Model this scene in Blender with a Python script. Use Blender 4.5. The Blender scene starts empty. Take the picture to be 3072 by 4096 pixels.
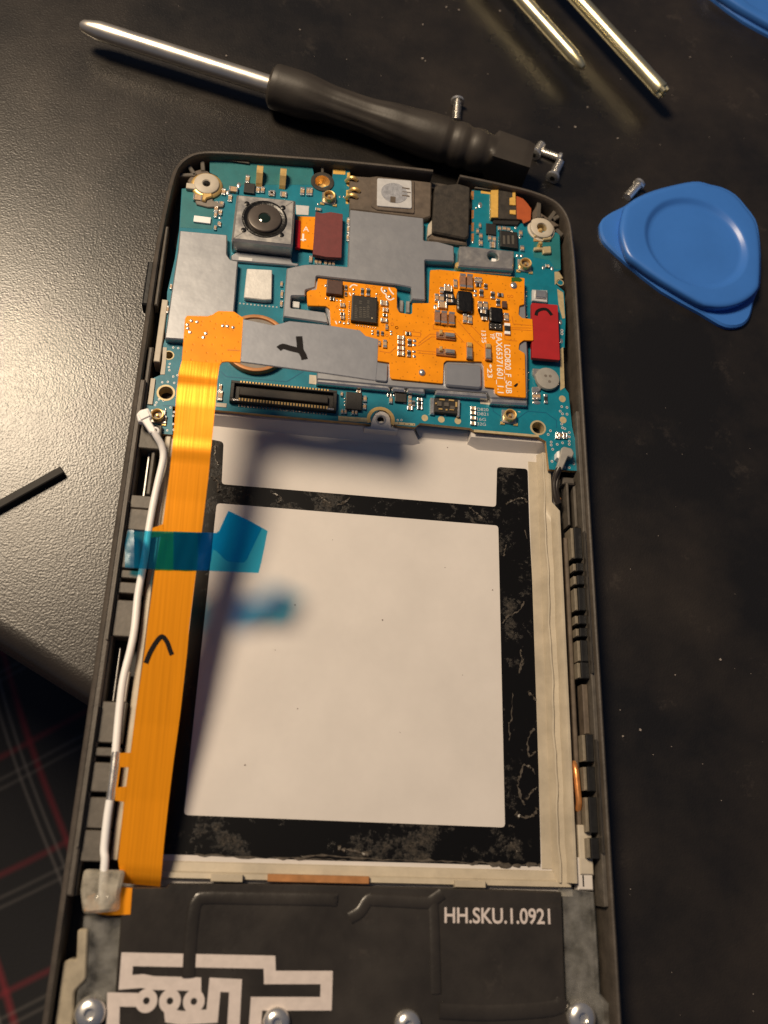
import bpy, bmesh, math, random
from mathutils import Matrix, Vector, geometry
random.seed(7)
C = bpy.context.scene.collection
MM = 0.001

# ---------------------------------------------------------------- camera
F_PX = 3500.0
CAM = (-14.1145, -2.8564, 122.7918)                       # mm
ROT = ((0.987790925638, 0.027516690520, 0.153335967632),  # camera right
       (0.080081930780, -0.933961556503, -0.348285364806),  # camera down
       (0.133626238402, 0.356312563234, -0.924762340114))   # camera forward
cam = bpy.data.cameras.new('camera')
cam.sensor_fit = 'VERTICAL'; cam.sensor_height = 36.0
cam.lens = 36.0 * F_PX / 4096.0
cam.clip_start = 0.005; cam.clip_end = 20.0
cam.dof.use_dof = True
cam.dof.focus_distance = 0.134
cam.dof.aperture_fstop = cam.lens / 1.3                   # a 1.3 mm opening
camo = bpy.data.objects.new('camera', cam); C.objects.link(camo)
r, d, f = [Vector(v) for v in ROT]
m = Matrix((r, -d, -f)).transposed().to_4x4()
m.translation = Vector(CAM) * MM
camo.matrix_world = m
bpy.context.scene.camera = camo

# ---------------------------------------------------------------- world and lamp
w = bpy.data.worlds.new('World'); bpy.context.scene.world = w
w.use_nodes = True
w.node_tree.nodes['Background'].inputs[0].default_value = (0.30, 0.41, 0.70, 1)
w.node_tree.nodes['Background'].inputs[1].default_value = 0.125
lamp = bpy.data.lights.new('desk_lamp', 'AREA')
lamp.shape = 'DISK'; lamp.size = 0.15; lamp.energy = 3.15; lamp.color = (1.0, 0.80, 0.57)
lo = bpy.data.objects.new('desk_lamp', lamp); C.objects.link(lo)
AZ, EL, DIST = math.radians(144), math.radians(57), 0.50
tgt = Vector((0.0, 0.055, 0.0))
ld = Vector((math.cos(AZ) * math.cos(EL), math.sin(AZ) * math.cos(EL), math.sin(EL)))
lo.location = tgt + ld * DIST
lo.rotation_euler = ld.to_track_quat('Z', 'Y').to_euler()
vs = bpy.context.scene.view_settings
vs.view_transform = 'Standard'; vs.look = 'None'; vs.gamma = 1.0; vs.exposure = 0.0
vs.use_curve_mapping = False

# ---------------------------------------------------------------- measuring helpers (mm)
def U(u, v, z):
    """Where the sight line of a photo pixel meets the level z: world x, y in mm."""
    a, b = (u - 1536) / F_PX, (v - 2048) / F_PX
    dx = ROT[0][0] * a + ROT[1][0] * b + ROT[2][0]
    dy = ROT[0][1] * a + ROT[1][1] * b + ROT[2][1]
    dz = ROT[0][2] * a + ROT[1][2] * b + ROT[2][2]
    t = (z - CAM[2]) / dz
    return (CAM[0] + t * dx, CAM[1] + t * dy)
class Crop:
    def __init__(s, ox, oy, k): s.ox, s.oy, s.k = ox, oy, k
    def __call__(s, x, y, z): return U(s.ox + x * s.k, s.oy + y * s.k, z)
    def L(s, pts, z): return [s(x, y, z) for x, y in pts]
A_ = Crop(600, 560, .5425); B_ = Crop(1400, 560, .6028); C_ = Crop(560, 1000, .5063)
D_ = Crop(1300, 1050, .6028); E_ = Crop(600, 1500, .5425); F_ = Crop(1400, 1500, .6028)
G_ = Crop(0, 0, .9259); H_ = Crop(1536, 0, .9259); I_ = Crop(2000, 600, .6462)
J_ = Crop(300, 1600, .5425); K_ = Crop(0, 2500, .5425); L_ = Crop(1900, 1700, .4522)
M_ = Crop(1900, 2600, .4522); N_ = Crop(100, 3300, .7836); O_ = Crop(1200, 3300, .8439)
Q_ = Crop(0, 1700, .5426); R_ = Crop(800, 1650, .9042); S_ = Crop(0, 0, 1.0)
S1 = Crop(1300, 1080, .18083); S2 = Crop(1700, 1080, .25316); S3 = Crop(1480, 1250, .25316)
S4 = Crop(1850, 1250, .25316); S5 = Crop(700, 600, .25316); S6 = Crop(1080, 620, .20494)
S7 = Crop(1860, 700, .25316); S8 = Crop(1350, 1500, .30139)

# ---------------------------------------------------------------- materials
def _nt(name):
    m = bpy.data.materials.new(name); m.use_nodes = True
    nt = m.node_tree
    return m, nt, nt.nodes['Principled BSDF'], nt.nodes, nt.links
def mat(name, col, rough=.5, metal=0., spec=.5, var=0., vscale=600., bump=0., bscale=1500., rvar=0., dust=0., dscale=900., dcol=(.45, .42, .38), coat=0.):
    m, nt, p, N, L = _nt(name)
    p.inputs['Base Color'].default_value = (*col, 1)
    p.inputs['Roughness'].default_value = rough
    p.inputs['Metallic'].default_value = metal
    p.inputs['Specular IOR Level'].default_value = spec
    p.inputs['Coat Weight'].default_value = coat
    g = N.new('ShaderNodeNewGeometry')
    out = None
    def noise(scale, detail=4., rgh=.6):
        n = N.new('ShaderNodeTexNoise'); n.inputs['Scale'].default_value = scale
        n.inputs['Detail'].default_value = detail; n.inputs['Roughness'].default_value = rgh
        L.new(g.outputs['Position'], n.inputs['Vector']); return n.outputs['Fac']
    def mapr(src, a, b, c, d_):
        q = N.new('ShaderNodeMapRange'); q.inputs[1].default_value = a; q.inputs[2].default_value = b
        q.inputs[3].default_value = c; q.inputs[4].default_value = d_; L.new(src, q.inputs[0]); return q.outputs[0]
    def mixc(fac, c1, c2, mode='MIX'):
        x = N.new('ShaderNodeMix'); x.data_type = 'RGBA'; x.blend_type = mode
        for i, v in ((0, fac), (6, c1), (7, c2)):
            if hasattr(v, 'node'): L.new(v, x.inputs[i])
            else: x.inputs[i].default_value = v if i == 0 else (*v, 1)
        return x.outputs[2]
    if var:
        k = mapr(noise(vscale), .3, .7, 0, 1)
        out = mixc(k, tuple(c * (1 - var) for c in col), tuple(min(1, c * (1 + var)) for c in col))
    if dust:
        k = mapr(noise(dscale, 6., .75), .60, .72, 0, dust)
        out = mixc(k, out if out else col, dcol)
    if out: L.new(out, p.inputs['Base Color'])
    if rvar:
        L.new(mapr(noise(vscale * .7), .3, .7, max(.02, rough - rvar), min(1, rough + rvar)), p.inputs['Roughness'])
    if bump:
        b = N.new('ShaderNodeBump'); b.inputs['Strength'].default_value = bump
        b.inputs['Distance'].default_value = .0001
        L.new(noise(bscale, 3.), b.inputs['Height']); L.new(b.outputs[0], p.inputs['Normal'])
    return m

def table_material():
    m, nt, p, N, L = _nt('table_plastic')
    g = N.new('ShaderNodeNewGeometry')
    v = N.new('ShaderNodeTexVoronoi'); v.inputs['Scale'].default_value = 3800; v.feature = 'SMOOTH_F1'
    n0 = N.new('ShaderNodeTexNoise'); n0.inputs['Scale'].default_value = 3200; n0.inputs['Detail'].default_value = 3
    n1 = N.new('ShaderNodeTexNoise'); n1.inputs['Scale'].default_value = 22; n1.inputs['Detail'].default_value = 6; n1.inputs['Roughness'].default_value = .65
    n2 = N.new('ShaderNodeTexNoise'); n2.inputs['Scale'].default_value = 90; n2.inputs['Detail'].default_value = 7; n2.inputs['Roughness'].default_value = .75
    for n in (v, n0, n1, n2): L.new(g.outputs['Position'], n.inputs['Vector'])
    add = N.new('ShaderNodeMath'); add.operation = 'MULTIPLY_ADD'; add.inputs[1].default_value = .7
    L.new(v.outputs['Distance'], add.inputs[0]); L.new(n0.outputs['Fac'], add.inputs[2])
    b = N.new('ShaderNodeBump'); b.inputs['Strength'].default_value = .42; b.inputs['Distance'].default_value = .00007
    L.new(add.outputs[0], b.inputs['Height']); L.new(b.outputs[0], p.inputs['Normal'])
    r1 = N.new('ShaderNodeValToRGB')
    r1.color_ramp.elements[0].position = .42; r1.color_ramp.elements[0].color = (.010, .0092, .0085, 1)
    r1.color_ramp.elements[1].position = .75; r1.color_ramp.elements[1].color = (.034, .027, .021, 1)
    L.new(n1.outputs['Fac'], r1.inputs[0])
    r2 = N.new('ShaderNodeValToRGB')
    r2.color_ramp.elements[0].position = .60; r2.color_ramp.elements[0].color = (0, 0, 0, 1)
    r2.color_ramp.elements[1].position = .74; r2.color_ramp.elements[1].color = (.20, .20, .20, 1)
    L.new(n2.outputs['Fac'], r2.inputs[0])
    x = N.new('ShaderNodeMix'); x.data_type = 'RGBA'; x.inputs[7].default_value = (.16, .13, .105, 1)
    L.new(r2.outputs[0], x.inputs[0]); L.new(r1.outputs[0], x.inputs[6])
    L.new(x.outputs[2], p.inputs['Base Color'])
    q = N.new('ShaderNodeMapRange'); q.inputs[1].default_value = .35; q.inputs[2].default_value = .7
    q.inputs[3].default_value = .25; q.inputs[4].default_value = .34
    L.new(n1.outputs['Fac'], q.inputs[0]); L.new(q.outputs[0], p.inputs['Roughness'])
    p.inputs['Specular IOR Level'].default_value = .50
    return m

def plaid_material():
    m, nt, p, N, L = _nt('plaid_flannel')
    g = N.new('ShaderNodeNewGeometry')
    mp = N.new('ShaderNodeMapping'); mp.inputs['Rotation'].default_value = (0, 0, math.radians(-27))
    L.new(g.outputs['Position'], mp.inputs[0])
    s = N.new('ShaderNodeSeparateXYZ'); L.new(mp.outputs[0], s.inputs[0])
    def stripe(sock, period, off, width):
        a = N.new('ShaderNodeMath'); a.operation = 'ADD'; a.inputs[1].default_value = off; L.new(sock, a.inputs[0])
        b = N.new('ShaderNodeMath'); b.operation = 'PINGPONG'; b.inputs[1].default_value = period / 2; L.new(a.outputs[0], b.inputs[0])
        c = N.new('ShaderNodeMapRange'); c.inputs[1].default_value = 0; c.inputs[2].default_value = width; c.inputs[3].default_value = 1; c.inputs[4].default_value = 0; L.new(b.outputs[0], c.inputs[0])
        return c.outputs[0]
    col = None
    def layer(fac, c, k, prev):
        mu = N.new('ShaderNodeMath'); mu.operation = 'MULTIPLY'; mu.inputs[1].default_value = k; L.new(fac, mu.inputs[0])
        x = N.new('ShaderNodeMix'); x.data_type = 'RGBA'; x.inputs[7].default_value = (*c, 1)
        L.new(mu.outputs[0], x.inputs[0])
        if prev is None: x.inputs[6].default_value = (.008, .008, .010, 1)
        else: L.new(prev, x.inputs[6])
        return x.outputs[2]
    RED, GRY = (.32, .02, .035), (.30, .27, .25)
    col = layer(stripe(s.outputs[0], .026, .000, .0013), RED, .4, col)
    col = layer(stripe(s.outputs[1], .026, .004, .0012), RED, .25, col)
    for o in (.0030, .0052):
        col = layer(stripe(s.outputs[0], .026, o, .0007), GRY, .24, col)
        col = layer(stripe(s.outputs[1], .026, o + .006, .0007), GRY, .14, col)
    L.new(col, p.inputs['Base Color']); p.inputs['Roughness'].default_value = .9
    p.inputs['Sheen Weight'].default_value = .2
    wv = N.new('ShaderNodeTexNoise'); wv.inputs['Scale'].default_value = 1500; L.new(g.outputs['Position'], wv.inputs['Vector'])
    b = N.new('ShaderNodeBump'); b.inputs['Strength'].default_value = .4; b.inputs['Distance'].default_value = .0004
    L.new(wv.outputs['Fac'], b.inputs['Height']); L.new(b.outputs[0], p.inputs['Normal'])
    return m

def tape_material():
    m, nt, p, N, L = _nt('blue_film')
    N.remove(p); o = N['Material Output']
    t = N.new('ShaderNodeBsdfTransparent'); t.inputs[0].default_value = (.06, .60, .88, 1)
    d_ = N.new('ShaderNodeBsdfDiffuse'); d_.inputs[0].default_value = (.001, .16, .42, 1)
    gl = N.new('ShaderNodeBsdfGlossy'); gl.inputs['Roughness'].default_value = .18
    gl.inputs[0].default_value = (.8, .9, 1, 1)
    g = N.new('ShaderNodeNewGeometry'); n = N.new('ShaderNodeTexNoise'); n.inputs['Scale'].default_value = 260
    L.new(g.outputs['Position'], n.inputs['Vector'])
    b = N.new('ShaderNodeBump'); b.inputs['Strength'].default_value = .25; b.inputs['Distance'].default_value = .0006
    L.new(n.outputs['Fac'], b.inputs['Height']); L.new(b.outputs[0], gl.inputs['Normal'])
    a1 = N.new('ShaderNodeMixShader'); a1.inputs[0].default_value = .15
    L.new(t.outputs[0], a1.inputs[1]); L.new(d_.outputs[0], a1.inputs[2])
    fr = N.new('ShaderNodeFresnel'); fr.inputs[0].default_value = 1.3
    a2 = N.new('ShaderNodeMixShader'); L.new(fr.outputs[0], a2.inputs[0])
    L.new(a1.outputs[0], a2.inputs[1]); L.new(gl.outputs[0], a2.inputs[2])
    L.new(a2.outputs[0], o.inputs[0])
    return m

def clear_material(name, tint, cover):
    m, nt, p, N, L = _nt(name)
    o = N['Material Output']
    p.inputs['Base Color'].default_value = (*tint, 1); p.inputs['Roughness'].default_value = .28
    t = N.new('ShaderNodeBsdfTransparent'); t.inputs[0].default_value = (.92, .92, .9, 1)
    g = N.new('ShaderNodeNewGeometry'); n = N.new('ShaderNodeTexNoise'); n.inputs['Scale'].default_value = 520; n.inputs['Detail'].default_value = 5
    L.new(g.outputs['Position'], n.inputs['Vector'])
    q = N.new('ShaderNodeMapRange'); q.inputs[1].default_value = .35; q.inputs[2].default_value = .65
    q.inputs[3].default_value = cover * .4; q.inputs[4].default_value = min(1, cover * 1.5)
    L.new(n.outputs['Fac'], q.inputs[0])
    b = N.new('ShaderNodeBump'); b.inputs['Strength'].default_value = .5; b.inputs['Distance'].default_value = .0004
    L.new(n.outputs['Fac'], b.inputs['Height']); L.new(b.outputs[0], p.inputs['Normal'])
    x = N.new('ShaderNodeMixShader'); L.new(q.outputs[0], x.inputs[0])
    L.new(t.outputs[0], x.inputs[1]); L.new(p.outputs[0], x.inputs[2]); L.new(x.outputs[0], o.inputs[0])
    return m

def film_material():
    """Black graphite film with torn, greyish glue left on it."""
    m, nt, p, N, L = _nt('black_film')
    g = N.new('ShaderNodeNewGeometry')
    def noi(s, d_, r_):
        n = N.new('ShaderNodeTexNoise'); n.inputs['Scale'].default_value = s; n.inputs['Detail'].default_value = d_; n.inputs['Roughness'].default_value = r_
        L.new(g.outputs['Position'], n.inputs['Vector']); return n.outputs['Fac']
    a, b = noi(150, 8, .78), noi(1900, 6, .85)
    ra = N.new('ShaderNodeValToRGB'); ra.color_ramp.elements[0].position = .555; ra.color_ramp.elements[1].position = .625
    L.new(a, ra.inputs[0])
    rb = N.new('ShaderNodeValToRGB'); rb.color_ramp.elements[0].position = .42; rb.color_ramp.elements[1].position = .72
    L.new(b, rb.inputs[0])
    mu = N.new('ShaderNodeMath'); mu.operation = 'MULTIPLY'; L.new(ra.outputs[0], mu.inputs[0]); L.new(rb.outputs[0], mu.inputs[1])
    x = N.new('ShaderNodeMix'); x.data_type = 'RGBA'; x.inputs[6].default_value = (.0045, .0042, .004, 1); x.inputs[7].default_value = (.125, .105, .085, 1)
    L.new(mu.outputs[0], x.inputs[0]); L.new(x.outputs[2], p.inputs['Base Color'])
    q = N.new('ShaderNodeMapRange'); p.inputs['Specular IOR Level'].default_value = .25; q.inputs[3].default_value = .3; q.inputs[4].default_value = .75; L.new(ra.outputs[0], q.inputs[0])
    L.new(q.outputs[0], p.inputs['Roughness'])
    bp = N.new('ShaderNodeBump'); bp.inputs['Strength'].default_value = .5; bp.inputs['Distance'].default_value = .00012
    L.new(mu.outputs[0], bp.inputs['Height']); L.new(bp.outputs[0], p.inputs['Normal'])
    return m

def flex_material(name, col, streak, dots=False):
    m, nt, p, N, L = _nt(name)
    g = N.new('ShaderNodeNewGeometry')
    mp = N.new('ShaderNodeMapping'); mp.inputs['Scale'].default_value = (1, .02, .02) if streak else (1, 1, 1)
    if streak: mp.inputs['Rotation'].default_value = (0, 0, math.radians(-1.0))
    L.new(g.outputs['Position'], mp.inputs[0])
    n = N.new('ShaderNodeTexNoise'); n.inputs['Scale'].default_value = 3200 if streak else 350; n.inputs['Detail'].default_value = 3
    L.new(mp.outputs[0], n.inputs['Vector'])
    x = N.new('ShaderNodeMix'); x.data_type = 'RGBA'
    x.inputs[6].default_value = (*[c * .89 for c in col], 1); x.inputs[7].default_value = (*[min(1, c * 1.07) for c in col], 1)
    q = N.new('ShaderNodeMapRange'); q.inputs[1].default_value = .3; q.inputs[2].default_value = .7
    L.new(n.outputs['Fac'], q.inputs[0]); L.new(q.outputs[0], x.inputs[0])
    last = x.outputs[2]
    b = N.new('ShaderNodeBump'); b.inputs['Distance'].default_value = .00008; b.inputs['Strength'].default_value = .3
    if dots:
        v = N.new('ShaderNodeTexVoronoi'); v.inputs['Scale'].default_value = 780; v.inputs['Randomness'].default_value = .75
        sx = N.new('ShaderNodeSeparateXYZ'); L.new(g.outputs['Position'], sx.inputs[0])
        cx = N.new('ShaderNodeCombineXYZ'); L.new(sx.outputs[0], cx.inputs[0]); L.new(sx.outputs[1], cx.inputs[1])
        v.voronoi_dimensions = '2D'; L.new(cx.outputs[0], v.inputs['Vector'])
        lt = N.new('ShaderNodeMapRange'); lt.inputs[1].default_value = .07; lt.inputs[2].default_value = .12
        lt.inputs[3].default_value = .45; lt.inputs[4].default_value = 0; L.new(v.outputs['Distance'], lt.inputs[0])
        y = N.new('ShaderNodeMix'); y.data_type = 'RGBA'; y.inputs[7].default_value = (*[c * .28 for c in col], 1)
        L.new(lt.outputs[0], y.inputs[0]); L.new(last, y.inputs[6]); last = y.outputs[2]
        iv = N.new('ShaderNodeMath'); iv.operation = 'MULTIPLY'; iv.inputs[1].default_value = -1; L.new(lt.outputs[0], iv.inputs[0])
        L.new(iv.outputs[0], b.inputs['Height'])
    else: L.new(n.outputs['Fac'], b.inputs['Height'])
    L.new(b.outputs[0], p.inputs['Normal']); L.new(last, p.inputs['Base Color'])
    p.inputs['Roughness'].default_value = .36 if streak else .42
    p.inputs['Metallic'].default_value = .32 if streak else .12
    p.inputs['Specular IOR Level'].default_value = .22
    return m

M = dict(
    table=table_material(), plaid=plaid_material(), tape=tape_material(), film=film_material(),
    clear=clear_material('cloudy_plastic', (.34, .335, .32), .27), glob=clear_material('cloudy_glue', (.50, .46, .38), .5),
    flex=flex_material('ribbon_film', (.92, .33, .010), True), sub=flex_material('sub_board_mask', (.90, .31, .008), False, True),
    pcb=mat('board_mask', (.004, .165, .235), .38, var=.16, vscale=320, bump=.12, bscale=900, dust=.18, dscale=2600, dcol=(.35, .5, .5)),
    bare=mat('bare_board', (.014, .150, .165), .45, var=.18, vscale=260, bump=.1, bscale=900, dust=.25, dscale=2600, dcol=(.3, .42, .4)),
    pcbedge=mat('board_edge', (.42, .26, .10), .5, var=.2),
    gold=mat('gold_plate', (.86, .58, .22), .34, .6, var=.12, vscale=1500),
    goldmat=mat('dull_gold', (.52, .42, .24), .5, .35, var=.15, vscale=1500),
    paint_gold=mat('ochre_contact', (.75, .45, .10), .45, .2, var=.12, vscale=1500),
    copper=mat('copper', (.85, .36, .12), .32, .65, var=.2, vscale=1500),
    copperdull=mat('copper_ring', (.42, .19, .07), .5, .3, var=.2),
    shield=mat('shield_steel', (.40, .41, .43), .38, .65, var=.02, vscale=500, bump=.35, bscale=240, rvar=.03, dust=.55, dscale=2300, dcol=(.62, .60, .56)),
    stiff=mat('stiffener_steel', (.33, .345, .38), .38, .58, var=.02, vscale=700, bump=.3, bscale=260, rvar=.02, dust=.1, dscale=2500),
    chrome=mat('bright_steel', (.78, .76, .72), .27, .85, rvar=.08, vscale=900),
    steel=mat('brushed_steel', (.50, .48, .45), .34, .75, var=.1, vscale=900, rvar=.1),
    shaft=mat('shaft_steel', (.78, .72, .62), .34, .9, rvar=.05, vscale=300),
    brass=mat('gold_shaft', (.80, .72, .46), .30, .9, rvar=.05, vscale=300),
    tin=mat('solder', (.72, .70, .67), .25, .85, var=.15, vscale=4000, bump=.3, bscale=6000),
    tan=mat('capacitor_tan', (.46, .31, .18), .45, var=.2, vscale=3000),
    brown=mat('capacitor_brown', (.27, .14, .085), .45, var=.2, vscale=3000),
    inductor=mat('inductor_brown', (.075, .036, .026), .5, var=.15, vscale=2000),
    black=mat('chip_black', (.016, .014, .012), .5, var=.25, vscale=2500, bump=.15, bscale=5000),
    chipink=mat('chip_print', (.085, .075, .06), .55),
    epoxy=mat('black_epoxy', (.007, .0065, .006), .32, var=.3, vscale=1500, bump=.7, bscale=1600),
    frame=mat('frame_plastic', (.070, .058, .047), .5, var=.25, vscale=420, bump=.35, bscale=2200, dust=.28, dscale=1700, dcol=(.16, .14, .12)),
    clipdark=mat('clip_plastic_shaded', (.012, .012, .0125), .45, spec=.35, var=.25, vscale=700, bump=.25, bscale=1800, dust=.06, dscale=2400, dcol=(.13, .11, .09)),  # darker copy of the clip plastic: right flank's lack of glare painted in
    clip=mat('clip_plastic_lit', (.090, .078, .064), .5, var=.25, vscale=700, bump=.2, bscale=1800, dust=.25, dscale=2200, dcol=(.18, .16, .13)),  # lighter copy: lamp glare on the left clips put into the colour
    pit=mat('inner_black', (.004, .004, .004), .6),
    glass=mat('display_glass', (.006, .006, .008), .12),
    tray=mat('tray_paint', (.625, .585, .55), .55, var=.06, vscale=90, bump=.10, bscale=900, dust=.10, dscale=2800, dcol=(.42, .38, .34)),
    rail=mat('rail_paint', (.46, .40, .305), .45, var=.16, vscale=260, bump=.3, bscale=700, dust=.55, dscale=520, dcol=(.33, .29, .22)),
    cream=mat('cream_plastic', (.50, .445, .36), .5, var=.08, vscale=900),
    dullcream=mat('worn_cream', (.33, .285, .21), .5, var=.2, vscale=500, bump=.3, bscale=900),
    white=mat('white_plastic', (.88, .87, .86), .4, var=.03, vscale=600),
    silk=mat('white_ink', (.86, .84, .80), .5),
    pink=mat('antenna_print', (.60, .53, .50), .55, var=.08, vscale=900, dust=.15, dscale=1500, dcol=(.35, .3, .28)),
    plate=mat('module_black', (.030, .026, .022), .27, var=.3, vscale=160, bump=.3, bscale=1300, dust=.22, dscale=240, dcol=(.10, .085, .07), rvar=.1),
    ridge=mat('module_ridge', (.050, .044, .037), .3, var=.2, vscale=500),
    ridgelit=mat('lit_edge', (.20, .17, .125), .4, var=.2, vscale=900),  # lamplight on the right clips' left faces, painted as a paler tone
    red=mat('red_pad', (.36, .010, .013), .5, var=.08, vscale=500, bump=.1, bscale=2500),
    maroon=mat('maroon_pad', (.145, .026, .026), .6, var=.12, vscale=900, bump=.15, bscale=3000, dust=.2, dscale=2500, dcol=(.3, .12, .1)),
    redflex=mat('rust_flex', (.40, .085, .022), .45, var=.12, vscale=700),
    scarlet=mat('scarlet_glue', (.62, .012, .02), .25),
    ink=mat('marker_ink', (.006, .0045, .005), .65, spec=.2),
    foam=mat('dark_mesh', (.030, .024, .018), .7, var=.5, vscale=900, bump=.8, bscale=1300),
    spkr=mat('speaker_brown', (.115, .090, .068), .45, var=.25, vscale=600, bump=.3, bscale=1500),
    silver=mat('frosted_silver', (.60, .60, .60), .45, .3, var=.08, vscale=1200),
    greysilver=mat('dull_nickel', (.40, .38, .34), .45, .4, var=.1, vscale=900),
    meshgrey=mat('mesh_grey', (.30, .31, .34), .6, .2, var=.25, vscale=1400, bump=.5, bscale=4000),
    lensdark=mat('lens_barrel', (.085, .070, .060), .35, .3, var=.1, vscale=900),
    lensglass=mat('lens_glass', (.010, .020, .014), .06, coat=.5),
    pick=mat('blue_plastic', (.042, .165, .53), .33, var=.05, vscale=120, bump=.05, bscale=1500, rvar=.05),
    handle=mat('handle_plastic', (.034, .028, .022), .5, var=.2, vscale=160, bump=.25, bscale=900),
    strip=mat('black_foam', (.020, .018, .016), .7, bump=.4, bscale=1500),
    coaxblack=mat('coax_jacket', (.030, .024, .020), .35),
    green=mat('green_ink', (.015, .10, .012), .5),
    trace=mat('buried_trace', (.62, .19, .004), .42), tealtrace=mat('teal_trace', (.003, .115, .20), .4),
    greyfoil=mat('foil_white', (.74, .72, .68), .38, .25, var=.08, vscale=700, bump=.5, bscale=700),
    disc=mat('grey_disc', (.20, .175, .15), .5, .3, var=.1, vscale=900),
    glue=mat('dried_glue', (.085, .072, .058), .3, var=.35, vscale=1800, bump=.6, bscale=2500),
    speck=mat('dust_fleck', (.26, .225, .20), .8),
)

# ---------------------------------------------------------------- mesh helpers
ORG = {}
def empty(name, loc, label=None, cat=None, group=None, parent=None):
    o = bpy.data.objects.new(name, None); C.objects.link(o); o.empty_display_size = .01
    ORG[o.name] = Vector(loc)
    if parent: o.parent = parent; o.location = (Vector(loc) - ORG[parent.name]) * MM
    else: o.location = Vector(loc) * MM
    tag(o, label, cat, group); return o
def tag(o, label=None, cat=None, group=None, kind=None):
    for k, v in (('label', label), ('category', cat), ('group', group), ('kind', kind)):
        if v: o[k] = v
    return o
def link(name, me, parent, org, scale=None, rot=None):
    o = bpy.data.objects.new(name, me); C.objects.link(o)
    ORG[o.name] = Vector(org)
    if parent: o.parent = parent; o.location = (Vector(org) - ORG[parent.name]) * MM
    else: o.location = Vector(org) * MM
    if scale: o.scale = scale
    if rot: o.rotation_euler = rot
    return o
def finish(name, bm, mats, parent=None, smooth=False, org=None):
    bm.normal_update()
    if org is None:
        xs = [v.co for v in bm.verts]
        org = Vector(((min(v.x for v in xs) + max(v.x for v in xs)) / 2, (min(v.y for v in xs) + max(v.y for v in xs)) / 2, min(v.z for v in xs)))
    org = Vector(org)
    for v in bm.verts: v.co = (v.co - org) * MM
    me = bpy.data.meshes.new(name); bm.to_mesh(me); bm.free()
    if not isinstance(mats, (list, tuple)): mats = [mats]
    for m_ in mats: me.materials.append(M[m_])
    if smooth:
        me.polygons.foreach_set('use_smooth', [True] * len(me.polygons))
        if hasattr(me, 'set_sharp_from_angle'): me.set_sharp_from_angle(angle=math.radians(38))
    return link(name, me, parent, org)
def area2(p): return sum(p[i - 1][0] * p[i][1] - p[i][0] * p[i - 1][1] for i in range(len(p)))
def ccw(p): return list(p) if area2(p) > 0 else list(reversed(p))
def rounded(pts, r_, n=4):
    out = []; k = len(pts)
    for i in range(k):
        p0, p1, p2 = Vector(pts[i - 1]).to_2d(), Vector(pts[i]).to_2d(), Vector(pts[(i + 1) % k]).to_2d()
        a, b = p0 - p1, p2 - p1
        if a.length < 1e-6 or b.length < 1e-6: continue
        rr = min(r_, a.length * .45, b.length * .45)
        s, e = p1 + a.normalized() * rr, p1 + b.normalized() * rr
        for t in range(n + 1):
            t /= n; q = s.lerp(p1, t).lerp(p1.lerp(e, t), t); out.append((q.x, q.y))
    return out
def add_prism(bm, pts, z0, z1, mi=0, ch=0., holes=(), side_mi=None):
    """Upright slab over an outline; ch chamfers its upper rim; holes are cut right through."""
    loops = [ccw(pts)] + [list(reversed(ccw(h))) for h in holes]
    tess = geometry.tessellate_polygon([[Vector((x, y, 0)) for x, y in lp] for lp in loops]) if holes else None
    def ring(lp, z, inset=0.):
        out = []; k = len(lp)
        for i, (x, y) in enumerate(lp):
            if inset:
                a = Vector(lp[i]) - Vector(lp[i - 1]); b = Vector(lp[(i + 1) % k]) - Vector(lp[i])
                if a.length < 1e-9: a = b
                if b.length < 1e-9: b = a
                na = Vector((-a.y, a.x)).normalized(); nb = Vector((-b.y, b.x)).normalized()
                nn = na + nb
                if nn.length > 1e-6:
                    nn.normalize(); nn *= inset / max(.35, nn.dot(na)); x, y = x + nn.x, y + nn.y
            out.append(bm.verts.new((x, y, z)))
        return out
    tops, bots = [], []
    for lp in loops:
        rings = [ring(lp, z0), ring(lp, z1 - ch)]
        if ch: rings.append(ring(lp, z1, ch))
        for a, b in zip(rings, rings[1:]):
            for i in range(len(lp)):
                j = (i + 1) % len(lp)
                f_ = bm.faces.new((a[i], a[j], b[j], b[i])); f_.material_index = mi if side_mi is None else side_mi
        tops.append(rings[-1]); bots.append(rings[0])
    if tess is None:
        bm.faces.new(tops[0]).material_index = mi; bm.faces.new(list(reversed(bots[0]))).material_index = mi
    else:
        ft = [v for lp in tops for v in lp]; fb = [v for lp in bots for v in lp]
        for t in tess:
            for src, rev in ((ft, False), (fb, True)):
                vs_ = [src[i] for i in t]
                a = area2([(v.co.x, v.co.y) for v in vs_])
                if (a < 0) != rev: vs_.reverse()
                try: bm.faces.new(vs_).material_index = mi
                except ValueError: pass
def prism(name, pts, z0, z1, m_, parent, ch=.0, holes=(), r=0., rn=4, side=None):
    bm = bmesh.new()
    if r: pts = rounded(pts, r, rn); holes = [rounded(h, r, rn) for h in holes]
    ms = [m_] + ([side] if side else [])
    add_prism(bm, pts, z0, z1, 0, ch, holes, 1 if side else None)
    return finish(name, bm, ms, parent)
def rect(x0, y0, x1, y1): return [(x0, y0), (x1, y0), (x1, y1), (x0, y1)]
def box(name, x0, y0, x1, y1, z0, z1, m_, parent, ch=.06):
    return prism(name, rect(min(x0, x1), min(y0, y1), max(x0, x1), max(y0, y1)), z0, z1, m_, parent, ch)
def add_box(bm, x0, y0, z0, x1, y1, z1, mi=0, ch=0.):
    add_prism(bm, rect(min(x0, x1), min(y0, y1), max(x0, x1), max(y0, y1)), min(z0, z1), max(z0, z1), mi, ch)
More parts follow.
